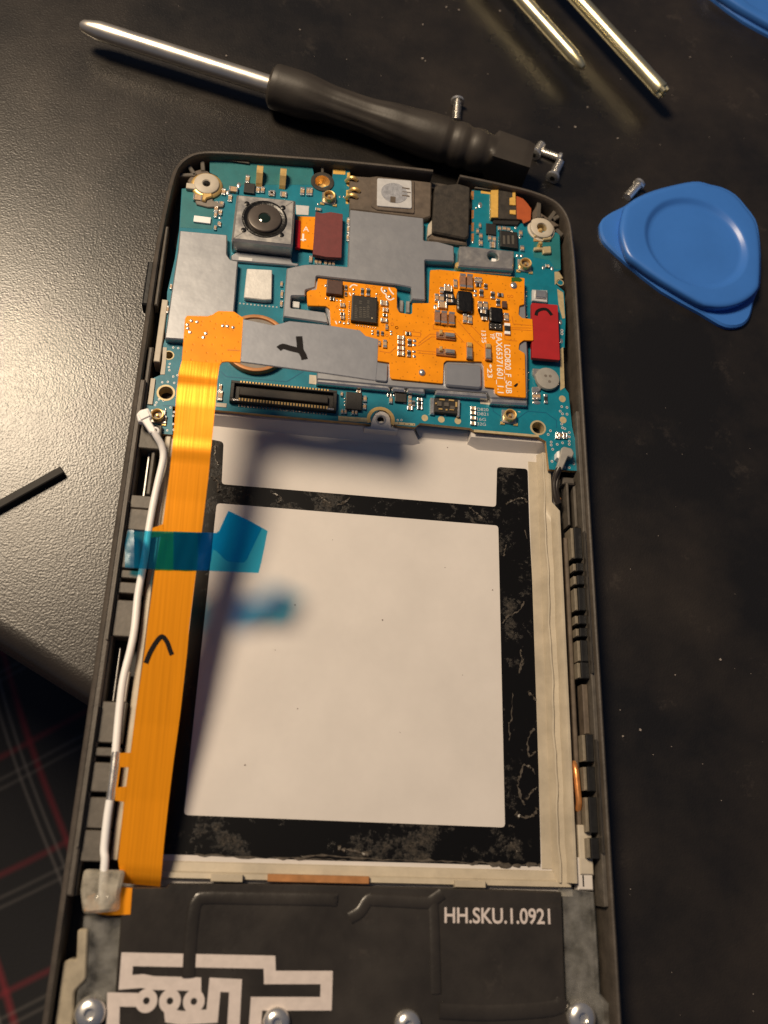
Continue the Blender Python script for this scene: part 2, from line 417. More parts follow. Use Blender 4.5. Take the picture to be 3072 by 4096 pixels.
def circle(cx, cy, r_, n=28, ry=None): return [(cx + r_ * math.cos(2 * math.pi * i / n), cy + (ry or r_) * math.sin(2 * math.pi * i / n)) for i in range(n)]
def add_lathe(bm, cx, cy, prof, n=28, mis=None, closed=False):
    rings = [[bm.verts.new((cx + rr * math.cos(2 * math.pi * i / n), cy + rr * math.sin(2 * math.pi * i / n), zz)) for i in range(n)] if rr > 1e-6 else [bm.verts.new((cx, cy, zz))] for rr, zz in prof]
    for k, (a, b) in enumerate(zip(rings, rings[1:])):
        for i in range(n):
            j = (i + 1) % n
            if len(a) == 1 and len(b) == 1: continue
            if len(a) == 1: q = (a[0], b[i], b[j])
            elif len(b) == 1: q = (a[i], a[j], b[0])
            else: q = (a[i], a[j], b[j], b[i])
            f_ = bm.faces.new(q)
            if mis: f_.material_index = mis[k]
def lathe(name, cx, cy, prof, ms, parent, n=28, mis=None):
    bm = bmesh.new(); add_lathe(bm, cx, cy, prof, n, mis)
    bmesh.ops.recalc_face_normals(bm, faces=bm.faces)
    return finish(name, bm, ms, parent, True)
def add_tube(bm, pts, rad, n=10, mi=0, caps=True):
    pts = [Vector(p) for p in pts]; rings = []
    up = Vector((0, 0, 1)); k = len(pts)
    rads = rad if isinstance(rad, (list, tuple)) else [rad] * k
    for i, p in enumerate(pts):
        t = (pts[min(i + 1, k - 1)] - pts[max(i - 1, 0)]).normalized()
        a = t.cross(up)
        if a.length < 1e-4: a = t.cross(Vector((0, 1, 0)))
        a.normalize(); b = a.cross(t).normalized()
        rings.append([bm.verts.new(p + (a * math.cos(2 * math.pi * j / n) + b * math.sin(2 * math.pi * j / n)) * rads[i]) for j in range(n)])
    for a, b in zip(rings, rings[1:]):
        for i in range(n):
            j = (i + 1) % n; bm.faces.new((a[i], a[j], b[j], b[i])).material_index = mi
    if caps:
        bm.faces.new(rings[0]).material_index = mi; bm.faces.new(list(reversed(rings[-1]))).material_index = mi
    return rings
def tube(name, pts, rad, m_, parent, n=10):
    bm = bmesh.new(); add_tube(bm, pts, rad, n); bmesh.ops.recalc_face_normals(bm, faces=bm.faces)
    return finish(name, bm, m_, parent, True)
def spline(pts, n=6):
    out = []; k = len(pts); P = [Vector(p) for p in pts]
    for i in range(k - 1):
        p0, p1, p2, p3 = P[max(i - 1, 0)], P[i], P[i + 1], P[min(i + 2, k - 1)]
        for s in range(n):
            t = s / n
            out.append(.5 * ((2 * p1) + (p2 - p0) * t + (2 * p0 - 5 * p1 + 4 * p2 - p3) * t * t + (3 * p1 - p0 - 3 * p2 + p3) * t ** 3))
    out.append(P[-1]); return out
def stroke_outline(pts, wid):
    P = [Vector(p).to_2d() for p in pts]; Lf, Rt = [], []; k = len(P)
    for i in range(k):
        a = P[i] - P[max(i - 1, 0)]; b = P[min(i + 1, k - 1)] - P[i]
        if a.length < 1e-9: a = b
        if b.length < 1e-9: b = a
        na = Vector((-a.y, a.x)).normalized(); nb = Vector((-b.y, b.x)).normalized(); nn = (na + nb)
        nn = nn.normalized() if nn.length > 1e-6 else na
        nn *= (wid / 2) / max(.4, nn.dot(na))
        Lf.append((P[i].x + nn.x, P[i].y + nn.y)); Rt.append((P[i].x - nn.x, P[i].y - nn.y))
    return Lf + Rt[::-1]
def stroke(name, pts, wid, z0, z1, m_, parent):
    """A flat printed or etched line: a ribbon of constant width along a path."""
    bm = bmesh.new(); o = stroke_outline(pts, wid); k = len(o) // 2
    lo_ = [[bm.verts.new((x, y, z)) for x, y in o] for z in (z0, z1)]
    for i in range(k - 1):
        a, b, c, d_ = i, i + 1, 2 * k - 2 - i, 2 * k - 1 - i
        bm.faces.new((lo_[1][a], lo_[1][b], lo_[1][c], lo_[1][d_]))
    n = 2 * k
    for i in range(n):
        j = (i + 1) % n; bm.faces.new((lo_[0][i], lo_[0][j], lo_[1][j], lo_[1][i]))
    bmesh.ops.recalc_face_normals(bm, faces=bm.faces)
    return finish(name, bm, m_, parent)
def text(name, body, p0, p1, height, z, m_, parent, thick=.03, bold=0.):
    """Printed lettering from baseline start p0 to baseline end p1 (mm)."""
    cu = bpy.data.curves.new(name, 'FONT'); cu.body = body; cu.size = 1.0; cu.extrude = 0.0; cu.offset = bold
    to = bpy.data.objects.new(name, cu); C.objects.link(to)
    dg = bpy.context.evaluated_depsgraph_get(); me = bpy.data.meshes.new_from_object(to.evaluated_get(dg))
    bpy.data.objects.remove(to); bpy.data.curves.remove(cu)
    xs = [v.co.x for v in me.vertices]; ys = [v.co.y for v in me.vertices]
    w_, x0 = max(xs) - min(xs), min(xs); hh = .70
    a, b = Vector(p0), Vector(p1); L_ = (b - a).length; ang = math.atan2(b.y - a.y, b.x - a.x)
    for v in me.vertices:
        x, y = (v.co.x - x0) / w_ * L_, v.co.y / hh * height
        v.co = Vector((x * math.cos(ang) - y * math.sin(ang), x * math.sin(ang) + y * math.cos(ang), 0)) * MM
    me.materials.clear(); me.materials.append(M[m_])
    me.name = name
    return link(name, me, parent, (a.x, a.y, z))

# unit meshes for the small soldered pieces, shared by every copy
_U = {}
def unit(kind):
    if kind in _U: return _U[kind]
    bm = bmesh.new(); ms = ['tan', 'tin']
    if kind in 'cbtr':
        ms = [{'c': 'tan', 'b': 'brown', 't': 'tan', 'r': 'black'}[kind], 'tin']
        e = .27 if kind in 'cr' else .16
        add_box(bm, -.5 + e, -.46, 0, .5 - e, .46, .93, 0, .03)
        for s in (-1, 1): add_box(bm, s * .5, -.5, 0, s * (.5 - e), .5, 1, 1, .06)
    elif kind == 'R':
        ms = ['black', 'white']; add_box(bm, -.24, -.46, 0, .24, .46, 1, 0, .03)
        for s in (-1, 1): add_box(bm, s * .5, -.5, 0, s * .24, .5, .9, 1, .05)
    elif kind == 's':
        ms = ['tin']; add_lathe(bm, 0, 0, [(.5, 0), (.46, .45), (.3, .85), (.12, 1), (0, 1.02)], 12)
    elif kind == 'k':
        ms = ['black']; add_box(bm, -.5, -.5, 0, .5, .5, 1, 0, .04)
    elif kind == 'e':
        ms = ['epoxy']
        add_prism(bm, rounded(rect(-.5, -.5, .5, .5), .2), 0, 1, 0, .10)
    elif kind == 'i':
        ms = ['inductor']; add_box(bm, -.5, -.5, 0, .5, .5, 1, 0, .05)
    elif kind == 'g':
        ms = ['gold']; add_box(bm, -.5, -.5, 0, .5, .5, 1, 0, .05)
    elif kind == 'p':
        ms = ['goldmat']; add_prism(bm, circle(0, 0, .5, 20), 0, 1)
    elif kind == 'v':
        ms = ['silver', 'pit']; add_prism(bm, circle(0, 0, .5, 12), 0, 1, 0); add_prism(bm, circle(0, 0, .24, 8), 1, 1.3, 1)
    elif kind == 'w':
        ms = ['white']; add_box(bm, -.5, -.5, 0, .5, .5, 1, 0, .04)
    bm.normal_update()
    for v in bm.verts: v.co *= MM
    me = bpy.data.meshes.new('piece_' + {'c': 'capacitor', 'b': 'capacitor_tall', 't': 'capacitor_long', 'r': 'resistor', 'R': 'shunt', 's': 'solder', 'k': 'chip', 'e': 'epoxy', 'i': 'inductor', 'g': 'gold', 'p': 'pad', 'v': 'via', 'w': 'block'}[kind])
    bm.to_mesh(me); bm.free()
    for m_ in ms: me.materials.append(M[m_])
    if kind == 's': me.polygons.foreach_set('use_smooth', [True] * len(me.polygons))
    _U[kind] = me; return me
NM = dict(c='capacitor', b='capacitor', t='capacitor', r='resistor', R='resistor', s='solder_joint', k='chip', e='coated_chip', i='inductor', g='gold_contact', p='test_pad', v='via', w='white_block')
HT = dict(c=.34, b=.75, t=.55, r=.26, R=.45, s=.14, k=.6, e=.75, i=.8, g=.2, p=.03, v=.025, w=.5)
def parts(crop, zb, parent, rows):
    for row in rows.replace('\n', ' ').split(';'):
        a = row.split()
        if not a: continue
        k = a[0]; cx, cy = float(a[1]), float(a[2]); w_ = float(a[3]); h_ = float(a[4]) if len(a) > 4 else w_
        ht = float(a[5]) if len(a) > 5 else HT[k]
        zz = zb + ht * .6
        c = crop(cx, cy, zz); w2 = math.dist(crop(cx - w_ / 2, cy, zz), crop(cx + w_ / 2, cy, zz)); h2 = math.dist(crop(cx, cy - h_ / 2, zz), crop(cx, cy + h_ / 2, zz))
        if k in 'sv' : w2, h2 = max(w2, .16), max(h2, .16)
        rz = 0
        if k in 'cbtrR' and h2 > w2: rz = math.pi / 2; w2, h2 = h2, w2
        link(NM[k], unit(k), parent, (c[0], c[1], zb), (w2, h2, ht), (0, 0, rz))

# ================================================================ SETTING
ex0, ex1 = U(0, 2580, 0), U(350, 2800, 0)
ev = Vector((ex1[0] - ex0[0], ex1[1] - ex0[1])).normalized(); en = Vector((-ev.y, ev.x))
e0 = Vector(ex0)
if en.y < 0: en = -en
bm = bmesh.new(); prof = [(380, 0), (3.0, 0), (1.9, -.12), (1.0, -.5), (.4, -1.2), (.1, -2.2), (0, -3.4), (0, -16), (1.2, -18), (380, -18)]
rows_ = []
for s in (-260, 320):
    rows_.append([bm.verts.new((e0.x + ev.x * s + en.x * a, e0.y + ev.y * s + en.y * a, z)) for a, z in prof])
for i in range(len(prof)):
    j = (i + 1) % len(prof); bm.faces.new((rows_[0][i], rows_[0][j], rows_[1][j], rows_[1][i]))
bm.faces.new(rows_[0]); bm.faces.new(list(reversed(rows_[1])))
bmesh.ops.recalc_face_normals(bm, faces=bm.faces)
t_ = finish('table', bm, 'table', None, True); tag(t_, kind='structure')

bm = bmesh.new(); nx, ny = 60, 50; grid = []
for i in range(nx + 1):
    col_ = []
    for j in range(ny + 1):
        a, b = -200 + 400 * i / nx, -170 + 300 * j / ny
        z = -118 + 9 * math.sin(a * .035 + b * .02) + 5 * math.sin(b * .06 - a * .018 + 1) + 2 * math.sin(a * .11 + b * .05)
        col_.append(bm.verts.new((-60 + a, 10 + b, z)))
    grid.append(col_)
for i in range(nx):
    for j in range(ny): bm.faces.new((grid[i][j], grid[i + 1][j], grid[i + 1][j + 1], grid[i][j + 1]))
cl = finish('plaid_cloth', bm, 'plaid', None, True)
tag(cl, 'dark plaid cloth with red and grey stripes below the table edge', 'cloth')

# ================================================================ PHONE
phone = empty('smartphone', (0, 40, 0), 'opened smartphone lying face down with its teal circuit board and empty battery bay showing', 'smartphone')
XW = 34.6
# outline of the body (top, both flanks; it runs on below the frame)
top = [S_(u, v, 5.6) for u, v in [(602, 1100), (622, 960), (655, 800), (676, 715), (700, 660), (745, 620), (810, 601), (930, 603), (1150, 618), (1400, 638), (1731, 674), (1840, 694), (2003, 728), (2123, 757), (2214, 793), (2262, 836), (2288, 890), (2299, 960), (2306, 1100)]]
top[0] = (-XW, top[0][1]); top[-1] = (XW, top[-1][1])
outline = [(-XW, -46)] + [(-XW, top[0][1] - 20)] + [(p[0], p[1]) for p in top] + [(XW, top[-1][1] - 20)] + [(XW, -46)]
outline = [(p.x, p.y) for p in spline([(x, y, 0) for x, y in outline], 5)]
outline = [(max(-XW, min(XW, x)), y) for x, y in outline]
def sweep(name, path, prof, m_, parent):
    bm = bmesh.new(); R_ = []
    k = len(path)
    for i, (x, y) in enumerate(path):
        a = Vector(path[min(i + 1, k - 1)]) - Vector(path[max(i - 1, 0)]); n_ = Vector((a.y, -a.x)).normalized()
        R_.append([bm.verts.new((x + n_.x * o_, y + n_.y * o_, z)) for o_, z in prof])
    for a, b in zip(R_, R_[1:]):
        for i in range(len(prof)):
            j = (i + 1) % len(prof); bm.faces.new((a[i], a[j], b[j], b[i]))
    bm.faces.new(R_[0]); bm.faces.new(list(reversed(R_[-1])))
    bmesh.ops.recalc_face_normals(bm, faces=bm.faces)
    return finish(name, bm, m_, parent, True)
frame = empty('mid_frame', (0, 40, 0.4), parent=phone)
jack = S_(1765, 690, 5.6); rimprof = [(1.9, .5), (.7, 1.0), (.1, 2.6), (0, 4.2), (.12, 5.2), (.35, 5.72), (.6, 5.88), (.85, 5.82), (1.0, 5.5), (1.05, 5.0), (1.1, 1.2)]
ja, jb = S_(1756, 690, 5.6)[0], S_(1832, 690, 5.6)[0]
left_path = [p for p in outline if p[0] < ja or p[1] < 60 and p[0] < 0]; right_path = [p for p in outline if p[0] > jb]
sweep('rim', left_path, rimprof, 'frame', frame); sweep('rim', right_path, rimprof, 'frame', frame)
gap = [p for p in outline if ja - 2 < p[0] < jb + 2 and p[1] > 60]
sweep('rim', gap, [(1.9, .5), (.7, 1.0), (.1, 2.2), (.3, 2.6), (1.6, 2.7), (1.7, 1.2)], 'frame', frame)
inner = []
for i, (x, y) in enumerate(outline):
    a = Vector(outline[min(i + 1, len(outline) - 1)]) - Vector(outline[max(i - 1, 0)]); n_ = Vector((a.y, -a.x)).normalized()
    inner.append((x + n_.x * 1.0, y + n_.y * 1.0))
prism('display_glass', [(x * .97, y - .4) for x, y in inner], 0.02, .9, 'glass', frame)
prism('base_plate', inner, .95, 1.28, 'pit', frame)

# ---- battery tray
tray = empty('battery_tray', (0, 20, 1.9), parent=phone)
ZF = 1.55
XR0 = 24.6; YB = U(1600, 3470, ZF)[1]
floor_pts = [U(560, 1660, ZF), U(2200, 1770, ZF)]
YT = U(1500, 1700, ZF)[1]
bm = bmesh.new(); add_box(bm, -28.6, YB - 3, 1.32, 30.2, YT + 3, ZF); finish('tray_floor', bm, 'tray', tray)
blk = [(1988, 1868), (2110, 1876), (2117, 2107), (2131, 2378), (2141, 2650), (2149, 2917), (2160, 3324), (2163, 3466), (1706, 3452), (1200, 3439), (774, 3420), (630, 3416), (690, 3000), (760, 2500), (815, 2012), (838, 1757), (894, 1768), (886, 1937), (1984, 2028)]
hole = [(866, 2012), (735, 3260), (2020, 3310), (1993, 2102)]
prism('adhesive_film', S_.L(blk, ZF), ZF + .004, ZF + .05, 'film', tray, 0, [S_.L(hole, ZF)], r=.55)
random.seed(11)
beads = [(M_, [(330, 380), (325, 600), (300, 660), (305, 800)], .07), (M_, [(470, 370), (505, 400), (530, 440)], .16), (M_, [(430, 1010), (402, 1110), (380, 1200), (418, 1330), (442, 1380)], .13), (M_, [(430, 1010), (500, 1045), (535, 1110)], .12), (M_, [(520, 700), (465, 800), (480, 930), (530, 900)], .12), (M_, [(540, 1220), (500, 1260), (450, 1330)], .14), (M_, [(300, 1560), (340, 1560)], .1), (M_, [(360, 1450), (440, 1480), (520, 1460), (550, 1400)], .2), (M_, [(400, 20), (420, 120), (385, 200)], .12),
         (L_, [(270, 710), (330, 670), (420, 648), (455, 690)], .14), (L_, [(432, 1560), (390, 1640), (290, 1700), (245, 1760)], .09), (L_, [(400, 1990), (412, 2100), (388, 2190)], .1), (L_, [(270, 1060), (255, 1160)], .08), (L_, [(440, 930), (462, 1000)], .08), (M_, [(0, 1880), (180, 1893), (380, 1908), (570, 1895)], .16), (O_, [(0, 150), (200, 150), (420, 165), (640, 170), (830, 185)], .12), (N_, [(870, 150), (1100, 165), (1400, 172), (1640, 180)], .1), (O_, [(180, 110), (260, 125), (330, 140)], .22), (O_, [(1000, 80), (1030, 130)], .1),
         (R_, [(530, 370), (545, 385), (580, 410)], .13), (R_, [(605, 412), (640, 398), (662, 380)], .2), (R_, [(1190, 420), (1215, 440), (1250, 475)], .16), (R_, [(320, 355), (360, 375), (350, 400)], .13), (J_, [(1000, 570), (1050, 600), (1060, 680)], .25), (J_, [(1040, 330), (1030, 420), (1060, 480)], .12)]
for crop, pts, rad_ in beads:
    pp = [(*crop(x, y, ZF), ZF + .05) for x, y in pts]; pp = spline(pp, 7)
    pp = [(p.x + random.uniform(-.12, .12), p.y + random.uniform(-.12, .12), p.z) for p in pp]
    bm = bmesh.new(); add_tube(bm, pp, [rad_ * random.choice((.3, .7, 1.2, 1.9)) * random.uniform(.7, 1.2) for _ in pp], 6); bmesh.ops.recalc_face_normals(bm, faces=bm.faces)
    finish('glue_bead', bm, 'glue', tray, True)
bm = bmesh.new()
for u, v in [(1385, 2040), (1100, 2600), (1780, 2270), (1190, 2835), (1970, 2360), (1530, 2480), (1330, 2160), (1790, 1790), (1600, 2930), (1180, 2420), (980, 3060), (1850, 2700)]:
    x, y = U(u, v, ZF); k = random.uniform(.06, .13); add_prism(bm, circle(x, y, k, 6, k * .7), ZF + .003, ZF + .03)
o = finish('tray_grit', bm, 'inductor', tray); tag(o, kind='stuff')
# right wall: a painted channel rising outwards
xa = sum(U(u, v, ZF)[0] for u, v in [(2112, 1950), (2131, 2378), (2149, 2917), (2162, 3400)]) / 4
xb = sum(U(u, v, 2.7)[0] for u, v in [(2171, 1971), (2178, 2152), (2187, 2378), (2201, 2680), (2223, 3097), (2239, 3460)]) / 6
xd = sum(U(u, v, 4.0)[0] for u, v in [(2226, 2062), (2239, 2243), (2257, 2469), (2268, 2690), (2291, 3052), (2309, 3504)]) / 6
random.seed(3)
bm = bmesh.new(); ys = [U(2200, v, 3)[1] for v in range(1810, 3531, 40)]; prev = None
for k, y in enumerate(ys):
    wv = .10 * math.sin(k * .63) + .06 * math.sin(k * 1.7 + 1)
    hh = 4.0 if y < U(2226, 2040, 4)[1] else 3.2
    xo = xd if hh > 3.5 else xd - .9
    r_ = [bm.verts.new(p) for p in [(xb - .55, y, ZF - .1), (xb - .5, y, ZF + .12), (xb - .12 + wv, y, 2.35), (xb + .02 + wv, y, 2.8), (xb + .22 + wv, y, 2.84), (xb + .42 + wv, y, 2.4), (xo - .75 + wv * .5, y, 2.55), (xo - .42, y, hh - .35), (xo - .15, y, hh), (xo + .15, y, hh), (xo + .3, y, hh - .2), (xo + .4, y, 1.4)]]
    if prev:
        for i in range(len(r_) - 1): bm.faces.new((prev[i], prev[i + 1], r_[i + 1], r_[i]))
    prev = r_
bmesh.ops.recalc_face_normals(bm, faces=bm.faces)
finish('side_wall', bm, 'rail', tray, True)
# a flat strip between the film and the channel
box('side_strip', xa + .05, U(2150, 3475, ZF)[1], xb - .4, U(2150, 1850, ZF)[1], ZF, ZF + .10, 'rail', tray, .04)
# left wall: two low ridges under the white cable
xl = U(545, 2847, 4.2)[0]
bm = bmesh.new(); prev = None
yl0, yl1 = U(490, 3440, 4)[1], U(680, 1735, 4)[1]
for k in range(30):
    y = yl0 + (yl1 - yl0) * k / 29
    r_ = [bm.verts.new(p) for p in [(-29.6, y, 1.4), (-29.5, y, 3.6), (-29.2, y, 3.8), (-28.7, y, 3.8), (-28.5, y, 3.4), (-28.1, y, 3.4), (-27.9, y, 4.0), (-27.4, y, 4.05), (-27.2, y, 3.8), (-26.4, y, 2.6), (-26.1, y, ZF - .1)]]
    if prev:
        for i in range(len(r_) - 1): bm.faces.new((prev[i], prev[i + 1], r_[i + 1], r_[i]))
    prev = r_
bmesh.ops.recalc_face_normals(bm, faces=bm.faces)
finish('side_wall', bm, 'rail', tray, True)
# upper wall, three stretches with a recess between
def loft(name, tops_, bots_, zt, zb, m_, back=1.2):
    bm = bmesh.new(); prev = None
    for (a, b) in zip(tops_, bots_):
        r_ = [bm.verts.new((a[0], a[1] + back, 1.3)), bm.verts.new((a[0], a[1] + back, zt - .15)), bm.verts.new((a[0], a[1] + .5, zt)), bm.verts.new((a[0], a[1], zt - .05)), bm.verts.new((.4 * a[0] + .6 * b[0], .4 * a[1] + .6 * b[1], zb + (zt - zb) * .35)), bm.verts.new((b[0], b[1], zb - .1))]
        if prev:
            for i in range(5): bm.faces.new((prev[i], prev[i + 1], r_[i + 1], r_[i]))
        else: bm.faces.new(r_)
        prev = r_
    bm.faces.new(list(reversed(prev))); bmesh.ops.recalc_face_normals(bm, faces=bm.faces)
    finish(name, bm, m_, tray, True)
loft('upper_wall', S_.L([(700, 1655), (866, 1660), (1200, 1687), (1460, 1706), (1640, 1722), (1655, 1724)], 3.4), S_.L([(700, 1700), (866, 1706), (1200, 1742), (1460, 1766), (1650, 1784), (1682, 1776)], ZF), 3.4, ZF, 'tray')
loft('upper_wall', S_.L([(1660, 1712), (1880, 1734)], 2.5), S_.L([(1682, 1752), (1868, 1768)], ZF), 2.5, ZF, 'tray')
loft('upper_wall', S_.L([(1884, 1748), (1960, 1754), (2170, 1772), (2184, 1774)], 3.3), S_.L([(1868, 1778), (1912, 1801), (2063, 1813), (2180, 1818)], ZF), 3.4, ZF, 'tray')
# lower wall with its two tabs
yb1 = U(1600, 3468, ZF)[1]
bm = bmesh.new(); prev = None
for x in (-25.5, -12, 0, 12, 24, xd - .2):
    r_ = [bm.verts.new((x, yb1 + .1, ZF - .1)), bm.verts.new((x, yb1 - .1, ZF + .25)), bm.verts.new((x, yb1 - 1.1, ZF + .45)), bm.verts.new((x, yb1 - 1.3, ZF + .9)), bm.verts.new((x, yb1 - 1.9, ZF + 1.0)), bm.verts.new((x, yb1 - 2.0, 1.9))]
    if prev:
        for i in range(5): bm.faces.new((prev[i], prev[i + 1], r_[i + 1], r_[i]))
    prev = r_
bmesh.ops.recalc_face_normals(bm, faces=bm.faces)
finish('lower_wall', bm, 'rail', tray, False)
for (a, b) in ((950, 1110), ):
    p0, p1 = N_(a, 250, 3.2), N_(b, 292, 3.2); box('wall_tab', p0[0], p0[1], p1[0], p1[1], 2.2, 3.3, 'rail', tray)
p0, p1 = O_(735, 262, 3.2), O_(880, 298, 3.2); box('wall_tab', p0[0], p0[1], p1[0], p1[1], 2.2, 3.3, 'rail', tray)
p0, p1 = N_(1240, 250, 3.2), O_(328, 276, 3.2); box('copper_strip', p0[0], p0[1], p1[0], p1[1] - .1, 2.2, 3.15, 'copperdull', tray)

# ---- flank ledges with their clips
def yrange(crop, x, ya, yb, z): return crop(x, ya, z)[1], crop(x, yb, z)[1]
def leftclips():
    x0, x1 = -32.9, -29.75
    for crop, x, ya, yb in [(J_, 460, 170, 350), (J_, 470, 702, 712 + 85), (J_, 470, 800, 958), (J_, 400, 962, 1240), (J_, 390, 1252, 1312), (J_, 380, 1342, 1425), (J_, 380, 1475, 1745), (K_, 800, 562, 868), (K_, 770, 902, 968), (K_, 750, 1012, 1232), (K_, 720, 1268, 1500), (K_, 700, 1512, 1745)]:
        a, b = yrange(crop, x, ya, yb, 5)
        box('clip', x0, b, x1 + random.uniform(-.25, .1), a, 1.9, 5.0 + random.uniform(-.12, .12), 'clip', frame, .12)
    for crop, pa, pb in [(J_, (372, 735), (218, 1765)), (K_, (702, 590), (572, 1640))]:
        a, b = crop(*pa, 6.0), crop(*pb, 6.0); x = -33.0
        box('slot_lip', x - .38, b[1], x - .1, a[1], 5.0, 6.02, 'clip', frame, .05)
        box('slot', x - .1, b[1], x + .08, a[1], 5.0, 5.55, 'pit', frame, .0)
leftclips()
a, b = yrange(J_, 500, 360, 695, 4); box('window_rib', -31.6, b, -31.35, a, 1.9, 3.2, 'steel', frame, .03); box('window_rib', -31.0, b, -30.5, a + -.2, 1.9, 4.2, 'clip', frame, .1)
a, b = yrange(K_, 850, 160, 555, 4); box('window_rib', -31.9, b, -31.75, a, 1.9, 3.2, 'steel', frame, .03); box('window_rib', -31.0, b, -30.2, a - 3, 1.9, 3.0, 'tray', frame, .1)
box('flank_ledge', -33.4, YB - 4, -32.7, 66, 1.9, 4.9, 'clip', frame, .2)
box('flank_ledge', -34.0, YB - 4, -33.0, 60, 1.9, 5.7, 'frame', frame, .2)
for crop, x, ya, yb in [(L_, 900, 905, 1180), (L_, 910, 1220, 1292), (L_, 915, 1330, 1412), (L_, 930, 1440, 1642), (L_, 935, 1682, 1762), (L_, 940, 1795, 1872), (L_, 950, 1902, 2092), (M_, 960, 108, 252), (M_, 1000, 745, 990), (M_, 1010, 1030, 1250), (M_, 1040, 1300, 1620), (M_, 1040, 1660, 1850)]:
    a, b = yrange(crop, x, ya, yb, 4.8)
    x0 = xd + 2.0 + random.uniform(-.1, .1)
    bm = bmesh.new(); add_box(bm, x0, b, 1.9, 33.0, a, 4.9 + random.uniform(-.1, .1), 0, .12)
    add_box(bm, x0 - .45, b + .1, 1.9, x0 + .02, a - .08, 4.6, 1, .12)  # pale bar painted to stand for the lamplit left face
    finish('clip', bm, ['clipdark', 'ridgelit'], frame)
a, b = yrange(M_, 990, 300, 742, 4.2); box('inner_ledge', xd + 2.3, b, 33.0, a, 1.9, 3.9, 'spkr', frame, .15)
a, b = yrange(L_, 880, 520, 890, 4.2); box('inner_ledge', xd + 2.6, b, 33.0, a, 1.9, 3.8, 'clip', frame, .2); box('inner_rod', xd + 1.3, b, xd + 1.65, a, 1.9, 4.3, 'clip', frame, .1)
a, b = yrange(L_, 810, 460, 520, 4.2); box('inner_ledge', xd + .8, b, 32.6, a, 1.9, 4.2, 'clip', frame, .2)
box('flank_ledge', 33.0, YB - 4, 33.6, 62, 1.9, 5.45, 'clip', frame, .12)
for crop, pa, pb in [(L_, (985, 935), (1065, 2195)), (M_, (1100, 790), (1150, 1800))]:
    a, b = crop(*pa, 6.0), crop(*pb, 6.0)
    box('slot_lip', 33.0, b[1], 33.15, a[1], 5.0, 5.95, 'ridge', frame, .04)
a, b = yrange(L_, 790, 1000, 2212, 3); box('antenna_ledge', xd + .9, b - 28, xd + 1.5, a, 1.9, 3.4, 'spkr', frame, .2)
a, b = yrange(M_, 900, 995, 1412, 3.6)
tube('copper_contact', spline([(xd + .75, a, 3.0), (xd + .8, a - 1, 3.65), (xd + .9, (a + b) / 2, 3.75), (xd + 1.05, b + 1, 3.65), (xd + 1.1, b, 3.0)], 5), .42, 'copper', frame, 12)
p = M_(985, 1760, 3.6); box('cream_block', p[0] - 1, p[1] - 3.2, p[0] + .9, p[1] + 3.0, 1.9, 3.6, 'cream', frame, .15)
p = M_(990, 1980, 3.6); box('cream_block', p[0] - 1.2, p[1] - 2.0, p[0] + .9, p[1] + 2.0, 1.9, 3.4, 'tray', frame, .15)

pa, pb = A_(95, 640, 5), C_(110, 440, 5)
box('side_key', -35.3, pb[1], -34.3, A_(60, 900, 5)[1], 2.6, 5.1, 'clipdark', frame, .25)
box('side_key_rod', -33.4, pb[1], -32.9, pa[1], 3.0, 5.3, 'clip', frame, .15)
box('flank_strip', C_(170, 620, 4.6)[0] - .5, C_(135, 880, 4.6)[1], C_(170, 620, 4.6)[0] + .4, C_(190, 390, 4.6)[1], 1.3, 4.6, 'cream', frame, .1)
# ribs and screw bosses in the upper corners
for a, b in [((50, 410), (330, 390)), ((190, 220), (320, 400)), ((430, 150), (445, 330))]:
    p0, p1 = S5(*a, 4.2), S5(*b, 4.4)
    prism('corner_rib', stroke_outline([p0, p1], .7), 1.9, 4.5, 'clip', frame, .12)
prism('corner_web', S5.L([(230, 560), (200, 480), (300, 330), (400, 300), (520, 330), (620, 430), (500, 560), (300, 640)], 4.3), 1.9, 4.3, 'spkr', frame, .15)
for a, b in [((1170, 430), (1160, 680)), ((1440, 560), (1320, 720)), ((1580, 600), (1400, 700)), ((1540, 960), (1440, 860))]:
    p0, p1 = S7(*a, 4.2), S7(*b, 4.2)
    prism('corner_rib', stroke_outline([p0, p1], .75), 1.9, 4.4, 'clip', frame, .12)
prism('corner_web', S7.L([(1170, 430), (1060, 600), (1070, 700), (1250, 660), (1400, 820), (1500, 800), (1330, 690), (1200, 600)], 4.2), 1.9, 4.25, 'spkr', frame, .12)
c = S6(1020, 300, 4.4); c2 = S6(1030, 400, 4.4); prism('corner_rib', stroke_outline([S6(1020, 180, 4.3), c2], .45), 1.9, 4.4, 'clip', frame, .1)
for v0, v1, xx0, xx1 in [(618, 640, 860, 1000), (640, 668, 1410, 1560), (668, 690, 1600, 1720), (735, 752, 1900, 2000)]:
    p0, p1 = U(xx0, v0 + 8, 5), U(xx1, v1 + 4, 5); box('rim_tooth', p0[0], p1[1], p1[0], p0[1], 1.9, 4.6, 'clip', frame, .15)
c = S5(500, 530, 5.0)
bm = bmesh.new(); add_lathe(bm, c[0], c[1], [(2.5, 2), (2.55, 4.5), (2.3, 4.75), (2.05, 4.8), (2.0, 5.05), (1.85, 5.15), (.75, 5.15), (.6, 5.0), (.55, 3)], 32, [0, 0, 0, 1, 1, 1, 1, 2])
add_box(bm, c[0] - 3.2, c[1] - 1.3, 3, c[0] - 1.6, c[1] - .2, 4.9, 1, .1)
finish('screw_boss', bm, ['gold', 'cream', 'steel'], frame, True)
c = S7(1220, 825, 5.0)
